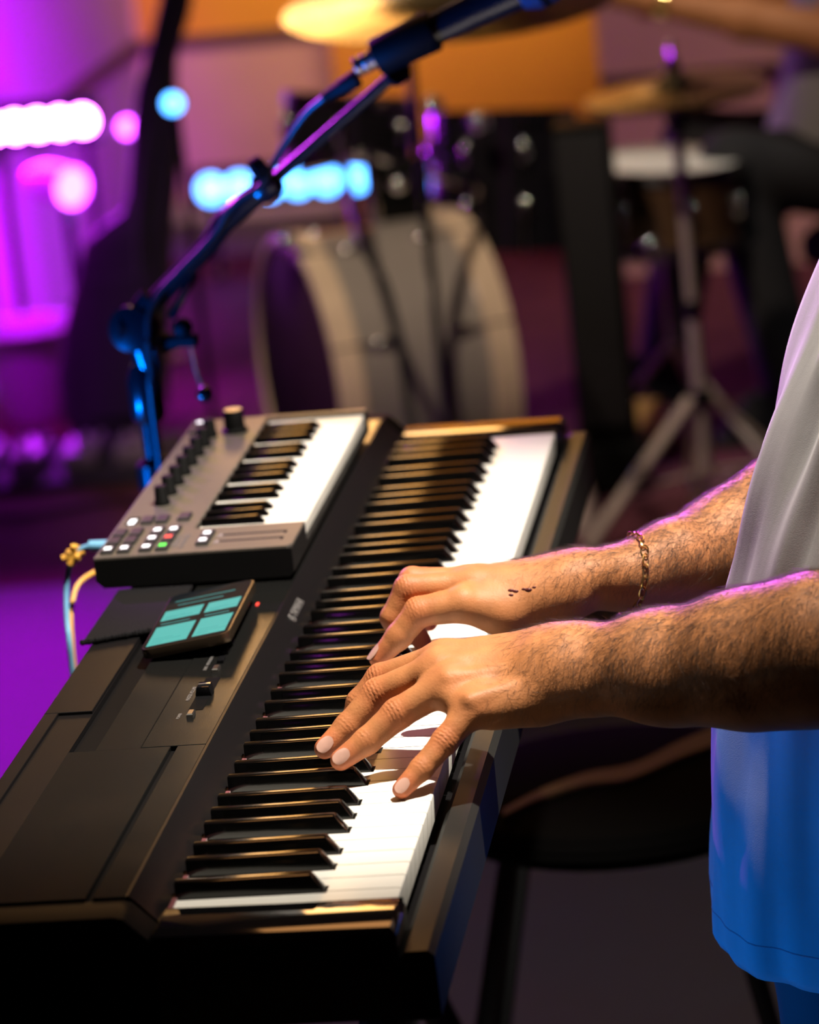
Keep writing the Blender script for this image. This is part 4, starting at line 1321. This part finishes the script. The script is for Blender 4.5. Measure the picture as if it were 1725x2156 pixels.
# bass drum: front head turned to the left and a little towards the camera
BD = thing('bass_drum', (-0.66, 4.58, 0), 'large bass drum with silver shell and cream hoops', 'drum')
nb = Vector((-0.905, -0.425, 0.0)).normalized()
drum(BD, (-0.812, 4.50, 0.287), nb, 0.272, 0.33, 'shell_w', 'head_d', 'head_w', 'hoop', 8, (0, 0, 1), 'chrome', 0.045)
for s in (-1, 1):
    e = Vector((-nb.y, nb.x, 0)) * s
    st = Vector((-0.74, 4.535, 0.20)) + e * 0.25
    MB().tube([st, (st.x + e.x * 0.10 - 0.05, st.y + e.y * 0.10, 0.012)], 0.008, 8).build('spur', M['chrome'], BD)
for q_ in ((-0.7708, 4.4200, 0.5368), (-0.8029, 4.4200, 0.5689)):
    MB().ball(q_, 0.022, 16, 12).build('glint_ball', M['ball'], BD)  # mirror balls added to catch glints on the hoop
cm = Vector((-0.6163, 4.6600, 0.6146))
MB().box(cm - Vector((0.052, 0.03, 0.060)), cm + Vector((0.060, 0.03, 0.055))).build('tom_mount', M['rubber'], BD, bevel=0.010)
MB().tube([(-0.66, 4.62, 0.55), (-0.66, 4.62, 0.70)], 0.011, 10).build('tom_post', M['chrome'], BD)
MB().tube([(-0.80, 4.66, 0.66), (-0.66, 4.62, 0.69), (-0.50, 4.72, 0.60)], 0.009, 10).build('tom_arm', M['chrome'], BD)

T1 = thing('tom_drum', (-0.69, 4.78, 0.66), 'small black rack tom above the bass drum', 'drum')
drum(T1, (-0.705, 4.76, 0.775), (0.14, 0.17, 1.0), 0.125, 0.115, 'shell_b', 'head_d', 'head_d', 'chrome', 6)
T2 = thing('tom_drum', (-0.445, 4.88, 0.44), 'larger black rack tom beside the slim loudspeaker', 'drum')
drum(T2, (-0.432, 4.90, 0.700), (0.06, 0.15, 1.0), 0.142, 0.25, 'shell_b', 'head_d', 'head_d', 'shell_b', 8)
for t_, x_, y_, z_, sx in ((T2, -0.445, 4.87, 0.47, 1),):
    for k in range(3):
        a = math.radians(20 + 120 * k)
        MB().tube([(x_ + 0.146 * math.cos(a), y_ + 0.146 * math.sin(a), 0.60), (x_ + 0.152 * math.cos(a), y_ + 0.152 * math.sin(a), 0.03), (x_ + 0.19 * math.cos(a), y_ + 0.19 * math.sin(a), 0.008)], 0.007, 8).build('leg', M['chrome'], t_)

SN = thing('snare_drum', (-0.14, 4.92, 0), 'brown snare drum with white head behind the hi-hat stand', 'drum')
drum(SN, (-0.132, 4.92, 0.575), (0.06, 0.0, 1.0), 0.160, 0.15, 'shell_br', 'head_w', 'head_w', 'chrome', 8)
MB().tube([(-0.14, 4.92, 0.41), (-0.14, 4.92, 0.20)], 0.012, 10).build('stand_post', M['chrome'], SN)
for k in range(3):
    a = math.radians(80 + 120 * k)
    MB().tube([(-0.14, 4.92, 0.22), (-0.14 + 0.22 * math.cos(a), 4.92 + 0.22 * math.sin(a), 0.008)], 0.008, 8).build('stand_leg', M['hardware'], SN)
    MB().tube([(-0.14, 4.92, 0.38), (-0.14 + 0.17 * math.cos(a), 4.92 + 0.17 * math.sin(a), 0.415)], 0.007, 8).build('basket_arm', M['chrome'], SN)

for t_, q_ in ((T1, (-0.5255, 4.6000, 0.7743)), (T2, (-0.4508, 4.6800, 0.7226)), (T1, (-0.6096, 4.6200, 0.6304)), (T2, (-0.5606, 4.6600, 0.5779)), (SN, (-0.1517, 4.7200, 0.4506))):
    MB().ball(q_, 0.020, 16, 12).build('wing_nut_and_glint', M['ball'], t_)  # mirror balls added where the drum hardware glints
# hi-hat
HX, HY = -0.0575, 4.34
HH = thing('hi_hat', (HX, HY, 0), 'hi-hat cymbals on a chrome tripod stand in front of the drums', 'hi-hat')


def cymbal(name, c_, nrm, r, m, parent, bell=0.028, dome=0.016, flip=1):
    prof = [(0.004, dome + bell * 0.62), (r * 0.09, dome + bell * 0.56), (r * 0.17, dome + bell * 0.25), (r * 0.20, dome), (r * 0.6, dome * 0.55), (r, 0.0),
            (r, -0.0012), (r * 0.6, dome * 0.55 - 0.0015), (r * 0.2, dome - 0.0015), (0.004, dome + bell * 0.5)]
    prof = [(a, z * flip) for a, z in prof]
    return MB().lathe(prof, 48, frame(c_, nrm), cap=False).build(name, M[m], parent, smooth=50)


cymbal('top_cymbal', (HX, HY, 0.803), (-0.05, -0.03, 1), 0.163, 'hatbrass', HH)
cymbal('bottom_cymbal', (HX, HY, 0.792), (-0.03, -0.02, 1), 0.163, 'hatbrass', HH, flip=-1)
MB().tube([(HX, HY, 0.70), (HX, HY, 0.885)], 0.0042, 8).build('pull_rod', M['chrome'], HH)
MB().lathe([(0.010, 0), (0.013, 0.006), (0.013, 0.024), (0.009, 0.032)], 14, Matrix.Translation((HX, HY, 0.832))).build('clutch', M['gloss'], HH)
MB().ball((HX, HY, 0.884), 0.0085, 10, 8).build('rod_tip', M['chrome'], HH)
MB().lathe([(0.011, 0.0), (0.026, 0.045), (0.030, 0.060)], 16, Matrix.Translation((HX, HY, 0.722))).build('seat_cup', M['gloss'], HH)
MB().tube([(HX, HY, 0.40), (HX, HY, 0.725)], 0.0110, 12).build('upper_tube', M['hardware'], HH)
MB().tube([(HX, HY, 0.10), (HX, HY, 0.41)], 0.0135, 12).build('lower_tube', M['hardware'], HH)
MB().lathe([(0.018, 0), (0.018, 0.03)], 14, Matrix.Translation((HX, HY, 0.39))).build('height_clamp', M['stand'], HH)
MB().lathe([(0.021, 0), (0.021, 0.03)], 14, Matrix.Translation((HX, HY, 0.225))).build('leg_collar', M['stand'], HH)
for a, rr_ in ((214, 0.26), (20, 0.24), (100, 0.25)):
    a = math.radians(a)
    lg = MB()
    d = Vector((math.cos(a), math.sin(a), 0))
    for s in (-1, 1):
        off = Vector((-d.y, d.x, 0)) * 0.009 * s
        lg.tube([Vector((HX, HY, 0.24)) + d * 0.02 + off, Vector((HX, HY, 0.012)) + d * rr_ + off], 0.0065, 8)
    lg.build('leg', M['hardware'], HH)
    MB().tube([Vector((HX, HY, 0.10)) + d * 0.012, Vector((HX, HY, 0.095)) + d * rr_ * 0.62], 0.005, 8).build('leg_brace', M['hardware'], HH)
MB().prism([(-0.045, 0.012), (0.045, 0.012), (0.038, 0.022), (-0.038, 0.022)], HY + 0.04, HY + 0.33, 'y', Matrix.Translation((HX, 0, 0.0))).build('footboard', M['nickel'], HH)

# big cymbal at the top of the frame
CX, CY = -0.330, 3.40
CR = thing('crash_cymbal', (CX, CY, 0), 'big shining golden cymbal cut off by the top edge', 'cymbal')
cymbal('cymbal', (CX, CY, 1.105), (0.03, -0.10, 1), 0.255, 'brass', CR, 0.03, 0.022)
MB().tube([(CX, CY, 0.45), (CX, CY, 1.16)], 0.006, 8).build('rod', M['chrome'], CR)
CR.location.y = CY
# the stand reaches sideways behind the piano
MB().tube([(CX, CY, 1.09), (-0.52, 4.30, 0.95), (-0.52, 4.30, 0.06)], 0.009, 10).build('boom_pole', M['stand'], CR)
for k in range(3):
    a = math.radians(30 + 120 * k)
    MB().tube([(-0.52, 4.30, 0.22), (-0.52 + 0.25 * math.cos(a), 4.30 + 0.25 * math.sin(a), 0.01)], 0.008, 8).build('leg', M['stand'], CR)
for o_ in [o for o in CR.children if o.name.startswith('rod')]:
    bpy.data.objects.remove(o_, do_unlink=True)
MB().lathe([(0.010, 0), (0.012, 0.004), (0.006, 0.03)], 12, Matrix.Translation((CX, CY, 1.142))).build('wing_nut_and_glint', M['chrome'], CR)

# black drape-like cable curving down in front of the bass drum
tag(MB().tube(bez([(-0.70, 4.55, 0.72), (-0.6264, 4.2000, 0.6086), (-0.5854, 4.1500, 0.5292), (-0.5634, 4.1000, 0.4350), (-0.5500, 4.0500, 0.3251), (-0.5448, 4.0000, 0.2511), (-0.60, 3.9, 0.012)], 8), 0.0085, 10).build('drum_cable', M['cable_b'], None, origin=(-0.6, 4.0, 0)),
    'thick black cable hanging in front of the bass drum', 'cable')

# ================================================================== drummer
DORG = (0.28, 5.15, 0.0)
DB = Field((-0.36, 4.80, 0.42), (0.52, 5.60, 1.55), 0.009)
DB.chain([(0.27, 5.15, 0.52), (0.29, 5.15, 1.02)], [0.125, 0.12], 0.04)
DB.chain([(0.28, 4.98, 1.05), (0.29, 5.15, 1.09), (0.28, 5.34, 1.05)], [0.055, 0.08, 0.055], 0.03)
DB.chain([(0.28, 4.97, 1.05), (0.235, 4.95, 0.79)], [0.052, 0.042], 0.02)
DB.chain([(0.235, 4.95, 0.79), (0.05, 4.98, 0.835), (-0.13, 5.0, 0.885)], [0.043, 0.040, 0.027], 0.02)
DB.chain([(-0.13, 5.0, 0.885), (-0.20, 5.0, 0.905)], [0.030, 0.030], 0.012)
DB.chain([(-0.20, 5.0, 0.915), (-0.245, 4.985, 0.905), (-0.235, 4.975, 0.88)], [0.013, 0.011, 0.010], 0.008)
DB.chain([(-0.20, 5.025, 0.910), (-0.248, 5.015, 0.900), (-0.238, 5.00, 0.875)], [0.013, 0.011, 0.010], 0.008)
DB.chain([(0.28, 5.33, 1.05), (0.20, 5.42, 0.80)], [0.052, 0.042], 0.02)
DB.chain([(0.20, 5.42, 0.80), (-0.08, 5.36, 0.82)], [0.042, 0.028], 0.02)
DB.chain([(-0.08, 5.36, 0.82), (-0.17, 5.35, 0.825)], [0.030, 0.022], 0.012)
DB.chain([(0.28, 5.15, 1.10), (0.26, 5.15, 1.22)], [0.058, 0.054], 0.03)
DB.chain([(0.25, 5.15, 1.36), (0.235, 5.15, 1.26)], [0.098, 0.064], 0.03)
DB.chain([(0.152, 5.15, 1.335), (0.138, 5.15, 1.305)], [0.010, 0.016], 0.012)
Vd, Qd = DB.mesh()
DR = np_object('person', Vd, Qd, M['skin'], None, DORG, np.zeros(len(Vd)))
DR.location = DORG
tag(DR, 'drummer in a white t-shirt and dark trousers seated behind the kit', 'person')
rings = []
for z, xf, dp, hb in ((0.50, 0.085, 0.36, 0.19), (0.53, 0.070, 0.38, 0.195), (0.60, 0.075, 0.37, 0.19), (0.70, 0.105, 0.33, 0.18), (0.85, 0.135, 0.29, 0.185), (1.0, 0.155, 0.27, 0.205), (1.08, 0.185, 0.21, 0.20), (1.14, 0.215, 0.14, 0.12), (1.155, 0.225, 0.12, 0.08)):
    rings.append(torso_ring(z, xf, dp, 5.15, hb, 60, 0.006))
ds = MB().loft(rings, cap=False).build('t_shirt', M['shirt'], DR, smooth=80, origin=DORG)
md = ds.modifiers.new('thickness', 'SOLIDIFY')
md.thickness = 0.003
for s_, e_ in (((0.28, 4.97, 1.05), (0.235, 4.95, 0.79)), ((0.28, 5.33, 1.05), (0.20, 5.42, 0.80))):
    s_, e_ = Vector(s_), Vector(e_)
    MB().tube([s_.lerp(e_, t) for t in (-0.15, 0.1, 0.35, 0.6)], [0.05, 0.07, 0.072, 0.070], 22, False).build('sleeve', M['shirt'], ds, smooth=80, origin=DORG)
DT = Field((-0.30, 4.75, 0.03), (0.48, 5.50, 0.72), 0.010)
DT.chain([(0.28, 5.06, 0.50), (0.28, 5.24, 0.50)], [0.115, 0.115], 0.04)
DT.chain([(0.26, 5.06, 0.50), (0.01, 4.985, 0.545), (0.085, 4.93, 0.12)], [0.10, 0.072, 0.058], 0.03)
DT.chain([(0.26, 5.24, 0.50), (-0.08, 5.32, 0.54), (-0.18, 5.34, 0.12)], [0.10, 0.072, 0.058], 0.03)
Vt, Qt = DT.mesh()
np_object('trousers', Vt, Qt, M['trousers'], DR, DORG)
for fx, fy in ((0.04, 4.92), (-0.23, 5.34)):
    MB().loft([[Vector((fx + (0.13 - 0.018 * j) * math.cos(a) + 0.012 * j, fy + (0.046 - 0.006 * j) * math.sin(a), 0.0 + 0.035 * j)) for a in np.linspace(0, 2 * math.pi, 20, endpoint=False)] for j in range(4)]).build('shoe', M['trousers'], DR, origin=DORG)
MB().ball((0.265, 5.15, 1.385), 0.103, 20, 12, squash=(0.98, 0.96, 0.88)).build('hair', M['headhair'], DR, origin=DORG)
MB().lathe([(0.030, -0.012), (0.034, -0.010), (0.034, 0.010), (0.030, 0.012)], 18, frame((-0.105, 4.997, 0.878), (-0.18, 0.02, 0.05)), cap=False).build('wristwatch', M['gold'], DR, origin=DORG)
tag(MB().tube([(-0.16, 4.985, 0.885), (-0.24, 4.985, 0.895), (-0.42, 4.96, 0.99)], [0.007, 0.007, 0.004], 8).build('drumstick', M['hoop'], None, origin=(-0.24, 4.985, 0.895)), 'wooden drumstick in the drummer\'s raised hand', 'drumstick')
TH = thing('drum_throne', (0.29, 5.15, 0), 'dark padded drum throne under the drummer', 'stool')
MB().lathe([(0.14, 0.31), (0.17, 0.325), (0.17, 0.360), (0.15, 0.378), (0.005, 0.382)], 30, Matrix.Translation((0.29, 5.15, 0))).build('seat', M['stool'], TH)
MB().tube([(0.29, 5.15, 0.10), (0.29, 5.15, 0.33)], 0.014, 10).build('post', M['chrome'], TH)
for k in range(3):
    a = math.radians(200 + 120 * k)
    MB().tube([(0.29, 5.15, 0.20), (0.29 + 0.25 * math.cos(a), 5.15 + 0.25 * math.sin(a), 0.01)], 0.009, 8).build('leg', M['chrome'], TH)

# slim black loudspeaker column and a shoe beside it
SP = thing('loudspeaker', (-0.256, 4.64, 0), 'slim black column loudspeaker standing left of the hi-hat', 'loudspeaker')
MB().box((-0.309, 4.59, 0.10), (-0.202, 4.69, 0.715)).build('cabinet', M['rubber'], SP, bevel=0.006)
MB().box((-0.303, 4.584, 0.14), (-0.208, 4.59, 0.70)).build('grille', mat('speaker_grille', (0.006, 0.006, 0.007), 0.7, bump=0.8, bscale=400), SP, bevel=0.002)
MB().box((-0.325, 4.575, 0.0), (-0.186, 4.71, 0.10)).build('base', M['rubber'], SP, bevel=0.006)
SHO = thing('shoe', (-0.32, 4.42, 0), 'single pale sneaker with red-brown lining on the floor below the loudspeaker', 'shoe')
MB().loft([[Vector((-0.315 + (0.048 - 0.004 * j) * math.cos(a), 4.43 + (0.11 - 0.004 * j) * math.sin(a), 0.0 + 0.016 * j)) for a in np.linspace(0, 2 * math.pi, 24, endpoint=False)] for j in range(2)]).build('sole', M['baseboard'], SHO)
MB().loft([[Vector((-0.315 + (0.044 - 0.006 * j) * math.cos(a), 4.43 + 0.018 * j + (0.104 - 0.018 * j) * math.sin(a), 0.016 + 0.022 * j)) for a in np.linspace(0, 2 * math.pi, 24, endpoint=False)] for j in range(4)]).build('upper', M['shoe'], SHO)
MB().loft([[Vector((-0.315 + (0.026 + 0.003 * j) * math.cos(a), 4.475 + (0.045 + 0.003 * j) * math.sin(a), 0.078 + 0.02 * j)) for a in np.linspace(0, 2 * math.pi, 24, endpoint=False)] for j in range(3)]).build('lining', mat('red_brown_lining', (0.16, 0.04, 0.02), 0.8, var=0.1), SHO)
PB = thing('bass_pedal', (-0.22, 5.0, 0), 'yellow pedal plate on the floor beneath the snare', 'pedal')
MB().box((-0.255, 4.88, 0.0), (-0.165, 5.05, 0.014)).build('base_plate', M['stand'], PB, bevel=0.002)
MB().prism([(4.89, 0.016), (5.04, 0.070), (5.04, 0.078), (4.89, 0.024)], -0.245, -0.175, 'x').build('footboard', M['yellow'], PB, bevel=0.001)
MB().tube([(-0.21, 5.045, 0.0), (-0.21, 5.045, 0.09)], 0.008, 8).build('hinge_post', M['chrome'], PB)

# ================================================================== far left: gig bag, lights, tub, pedals
GB_O = (-1.30, 5.30, 0.0)
GB = thing('gig_bag', GB_O, 'tall dark guitar gig bag standing upright at the left', 'bag')
out = [((-1.4502, 5.2800, 0.0445), (-1.2671, 5.2800, 0.0311)), ((-1.4751, 5.2800, 0.0935), (-1.2440, 5.2800, 0.0764)), ((-1.4746, 5.2800, 0.1768), (-1.2289, 5.2800, 0.1584)), ((-1.4537, 5.2800, 0.2582), (-1.2190, 5.2800, 0.2402)), ((-1.4227, 5.2800, 0.3383), (-1.2070, 5.2800, 0.3215)), ((-1.3996, 5.2800, 0.3980), (-1.1997, 5.2800, 0.3823)), ((-1.3786, 5.2800, 0.4576), (-1.1893, 5.2800, 0.4425)), ((-1.3403, 5.2800, 0.4851), (-1.1857, 5.2800, 0.4727)), ((-1.2899, 5.2800, 0.5115), (-1.1790, 5.2800, 0.5025)), ((-1.2728, 5.2800, 0.5506), (-1.1681, 5.2800, 0.5420)), ((-1.2591, 5.2800, 0.6200), (-1.1557, 5.2800, 0.6115)), ((-1.2442, 5.2800, 0.6990), (-1.1441, 5.2800, 0.6906)), ((-1.2256, 5.2800, 0.7672), (-1.1437, 5.2800, 0.7603)), ((-1.2046, 5.2800, 0.8151), (-1.1378, 5.2800, 0.8094)), ((-1.1856, 5.2800, 0.8629), (-1.1190, 5.2800, 0.8572)), ((-1.1677, 5.2800, 0.9107), (-1.0982, 5.2800, 0.9046)), ((-1.1457, 5.2800, 0.9677), (-1.0834, 5.2800, 0.9622)), ((-1.1218, 5.2800, 1.0243), (-1.0764, 5.2800, 1.0202)), ((-1.1055, 5.2800, 1.0520), (-1.0808, 5.2800, 1.0498))]
rings = []
for (xa, _, za), (xb, _, zb) in out:
    xc, hw_, z = (xa + xb) / 2, (xb - xa) / 2, max(0.008, (za + zb) / 2)
    th = min(0.062, 0.03 + hw_ * 0.4)
    rings.append([Vector((xc + hw_ * math.copysign(abs(math.cos(a)) ** 0.7, math.cos(a)), 5.28 + th * math.copysign(abs(math.sin(a)) ** 0.7, math.sin(a)), z)) for a in np.linspace(0, 2 * math.pi, 28, endpoint=False)])
MB().loft(rings).build('bag_body', M['bag'], GB, smooth=60)
MB().loft([[Vector((-1.335 + z * 0.09 + 0.075 * math.cos(a), 5.222 + 0.012 * math.sin(a), z)) for a in np.linspace(0, 2 * math.pi, 20, endpoint=False)] for z in (0.08, 0.10, 0.36, 0.38)]).build('pocket', M['bag'], GB, smooth=60)
MB().tube(bez([(-1.26, 5.23, 0.30), (-1.24, 5.21, 0.5), (-1.20, 5.23, 0.68)], 6), 0.010, 8).build('strap', M['bag'], GB)


def led_bar(name, label, x0, x1, y, z, h, cell, n, m, color, power, to, grp=None):
    t = thing(name, ((x0 + x1) / 2, y, 0), label, 'stage light', grp)
    MB().box((x0 - 0.01, y, z - h * 0.62), (x1 + 0.01, y + 0.06, z + h * 0.62)).build('housing', M['stand'], t, bevel=0.004)
    for k in range(n):
        xc = x0 + (x1 - x0) * (k + 0.5) / n
        MB().lathe([(cell, 0.0), (cell * 0.95, 0.006), (cell * 0.5, 0.012), (0.001, 0.013)], 18, frame((xc, y, z), (0, -1, 0)), cap=False).build('lens', M[m], t)
    for xx in (x0 + 0.03, x1 - 0.03):
        MB().tube([(xx, y + 0.03, z - h * 0.6), (xx, y + 0.03, 0.012)], 0.010, 8).build('leg', M['stand'], t)
        MB().box((xx - 0.015, y - 0.05, 0.0), (xx + 0.015, y + 0.11, 0.012)).build('foot', M['stand'], t)
    lp = lamp(name + '_beam', 'AREA', ((x0 + x1) / 2, y - 0.03, z), to, power, color, x1 - x0, size_y=h)
    lp.data.spread = math.radians(150)
    return t


led_bar('led_bar', 'glaring magenta-white light bar at the left edge', -1.755, -1.49, 6.0, 0.600, 0.085, 0.032, 5, 'led_m', MAGENTA, 12, (-0.8, 4.5, 0.5))
led_bar('led_bar', 'blue light bar on the floor before the far wall', -1.49, -1.035, 7.1, 0.235, 0.085, 0.038, 6, 'led_bl', BLUE, 0.25, (-1.0, 4.5, 0.0))
PR = thing('par_light', (-1.48, 5.75, 0), 'round magenta stage lamp just under the glaring bar', 'stage light')
pc = Vector((-1.5018, 5.7500, 0.4890))
MB().lathe([(0.045, 0.0), (0.045, 0.10), (0.030, 0.15), (0.004, 0.16)], 24, frame(pc + Vector((0, 0.004, 0)), (-0.75, 0.66, 0.05))).build('housing', M['tub'], PR)
MB().lathe([(0.043, 0.0), (0.036, 0.008), (0.001, 0.012)], 24, frame(pc, (0.75, -0.66, -0.05)), cap=False).build('lens', M['led_m2'], PR)
MB().tube([(pc.x - 0.03, pc.y + 0.05, pc.z - 0.04), (pc.x - 0.03, pc.y + 0.05, 0.01)], 0.012, 10).build('post', M['stand'], PR)
MB().lathe([(0.10, 0.0), (0.10, 0.012), (0.02, 0.02)], 20, Matrix.Translation((pc.x - 0.03, pc.y + 0.05, 0))).build('base', M['stand'], PR)
for nm, q, rr_, m_, lb in (('small_lamp', (-1.4364, 6.1000, 0.5620), 0.022, 'led_m2', 'small lilac lamp glowing beside the gig bag neck'), ('small_lamp', (-1.1197, 5.1000, 0.7489), 0.020, 'led_bl', 'small added blue lamp in place of a glint on the gig bag neck')):  # blue lamp added in place of a buckle glint
    t = thing(nm, (q[0], q[1], 0), lb, 'stage light')
    MB().lathe([(rr_, 0.0), (rr_ * 0.7, 0.006), (0.001, 0.009)], 18, frame(q, (0.1, -1, 0.0)), cap=False).build('lens', M[m_], t)
    MB().lathe([(rr_ * 1.1, 0.0), (rr_ * 1.1, 0.05), (rr_ * 0.6, 0.06)], 18, frame((q[0], q[1] + 0.002, q[2]), (-0.1, 1, 0.0))).build('housing', M['stand'], t)
    MB().tube([(q[0], q[1] + 0.03, q[2] - 0.02), (q[0], q[1] + 0.03, 0.01)], 0.008, 8).build('post', M['stand'], t)
    MB().lathe([(0.07, 0.0), (0.07, 0.010), (0.015, 0.016)], 18, Matrix.Translation((q[0], q[1] + 0.03, 0))).build('base', M['stand'], t)

TB = thing('plastic_tub', (-1.61, 5.62, 0), 'pale plastic tub glowing magenta on the floor at the left edge', 'tub')
rings = []
for r, z in ((0.075, 0.0), (0.082, 0.02), (0.108, 0.20), (0.120, 0.205), (0.120, 0.213), (0.104, 0.213), (0.078, 0.025), (0.070, 0.012)):
    rings.append((r, z))
MB().lathe(rings, 36, Matrix.Translation((-1.61, 5.62, 0))).build('shell', M['tub'], TB)
MB().tube([(-1.61 + 0.118 * math.cos(a), 5.62 + 0.118 * math.sin(a), 0.209) for a in np.linspace(0, 2 * math.pi, 33)], 0.006, 8, False).build('rim', M['tub'], TB)
PDB = thing('pedalboard', (-1.42, 5.06, 0), 'dark low pedalboard on the floor before the gig bag', 'pedalboard')
MB().prism([(4.93, 0.0), (5.19, 0.0), (5.19, 0.045), (4.93, 0.018)], -1.66, -1.20, 'x').build('deck', M['bag'], PDB, bevel=0.003)
for i, (px_, w_, lab) in enumerate(((-1.60, 0.07, 'leftmost'), (-1.50, 0.065, 'second'), (-1.385, 0.07, 'third'), (-1.275, 0.065, 'rightmost'))):
    t = thing('effect_pedal', (px_, 5.06, 0.03), ('leftmost', 'second from left of the', 'second from right of the', 'rightmost')[i] + ' purple-lit effect pedal' + ('s' if i in (1, 2) else '') + ' on the dark pedalboard', 'effect pedal', 'pedals on the pedalboard')
    MB().prism([(5.00, 0.0285), (5.12, 0.040), (5.12, 0.078), (5.00, 0.060)], px_ - w_ / 2, px_ + w_ / 2, 'x').build('box', M['pedal'], t, bevel=0.004)
    MB().lathe([(0.010, 0), (0.010, 0.010), (0.005, 0.013)], 12, Matrix.Translation((px_, 5.03, 0.064))).build('footswitch', M['chrome'], t)
    for s in (-1, 1):
        MB().lathe([(0.009, 0), (0.008, 0.016), (0.001, 0.017)], 12, Matrix.Translation((px_ + s * 0.016, 5.10, 0.074))).build('knob', M['rubber'], t)
tag(MB().tube(bez([(-1.60, 5.00, 0.05), (-1.62, 4.85, 0.012), (-1.45, 4.70, 0.010), (-1.25, 4.78, 0.010), (-1.10, 4.60, 0.010), (-0.95, 4.75, 0.010)], 8), 0.005, 8).build('floor_cable', M['cable_b'], None, origin=(-1.3, 4.75, 0)),
    'black cable snaking on the floor in front of the pedalboard', 'cable')

# ================================================================== stool beyond the piano
STL = thing('round_stool', (0.0, 1.50, 0), 'low round dark stool under the pianist\'s forearms', 'stool')
MB().lathe([(0.150, 0.462), (0.180, 0.466), (0.190, 0.474), (0.190, 0.490), (0.180, 0.502), (0.150, 0.508), (0.002, 0.510)], 40, Matrix.Translation((0.0, 1.50, 0))).build('seat', M['stool'], STL)
MB().tube([(0.19 * math.cos(a), 1.50 + 0.19 * math.sin(a), 0.482) for a in np.linspace(0, 2 * math.pi, 41)], 0.004, 6, False).build('piping', M['stool'], STL)
for a in (-32, 148, 205):
    a = math.radians(a)
    MB().tube([(0.12 * math.cos(a), 1.50 + 0.12 * math.sin(a), 0.465), (0.235 * math.cos(a), 1.50 + 0.235 * math.sin(a), 0.01)], 0.011, 10).build('leg', M['stand'], STL)
sp_ = [Vector((-0.1074, 1.3813, 0.5130)), Vector((-0.0725, 1.4335, 0.5130)), Vector((-0.0281, 1.4734, 0.5130)), Vector((0.0186, 1.4879, 0.5130)), Vector((0.0658, 1.5486, 0.5130)), Vector((0.1096, 1.5958, 0.5130))]
pth = bez(sp_, 6)
sm = MB()
pv = []
for i, q in enumerate(pth):
    wdt = 0.010 + 0.022 * (i / len(pth))
    for z in (0.0, 0.004):
        pv += [Vector((q.x, q.y - wdt, 0.5105 + z)), Vector((q.x, q.y + wdt, 0.5105 + z))]
fs = []
for i in range(len(pth) - 1):
    o_ = 4 * i
    fs += [(o_, o_ + 1, o_ + 5, o_ + 4), (o_ + 2, o_ + 6, o_ + 7, o_ + 3), (o_, o_ + 4, o_ + 6, o_ + 2), (o_ + 1, o_ + 3, o_ + 7, o_ + 5)]
n_ = 4 * (len(pth) - 1)
fs += [(0, 2, 3, 1), (n_, n_ + 1, n_ + 3, n_ + 2)]
sm.add(pv, fs)
tag(sm.build('strap', M['tan'], None, origin=(0.0, 1.52, 0.51)), 'tan woven strap lying across the dark round stool', 'strap')
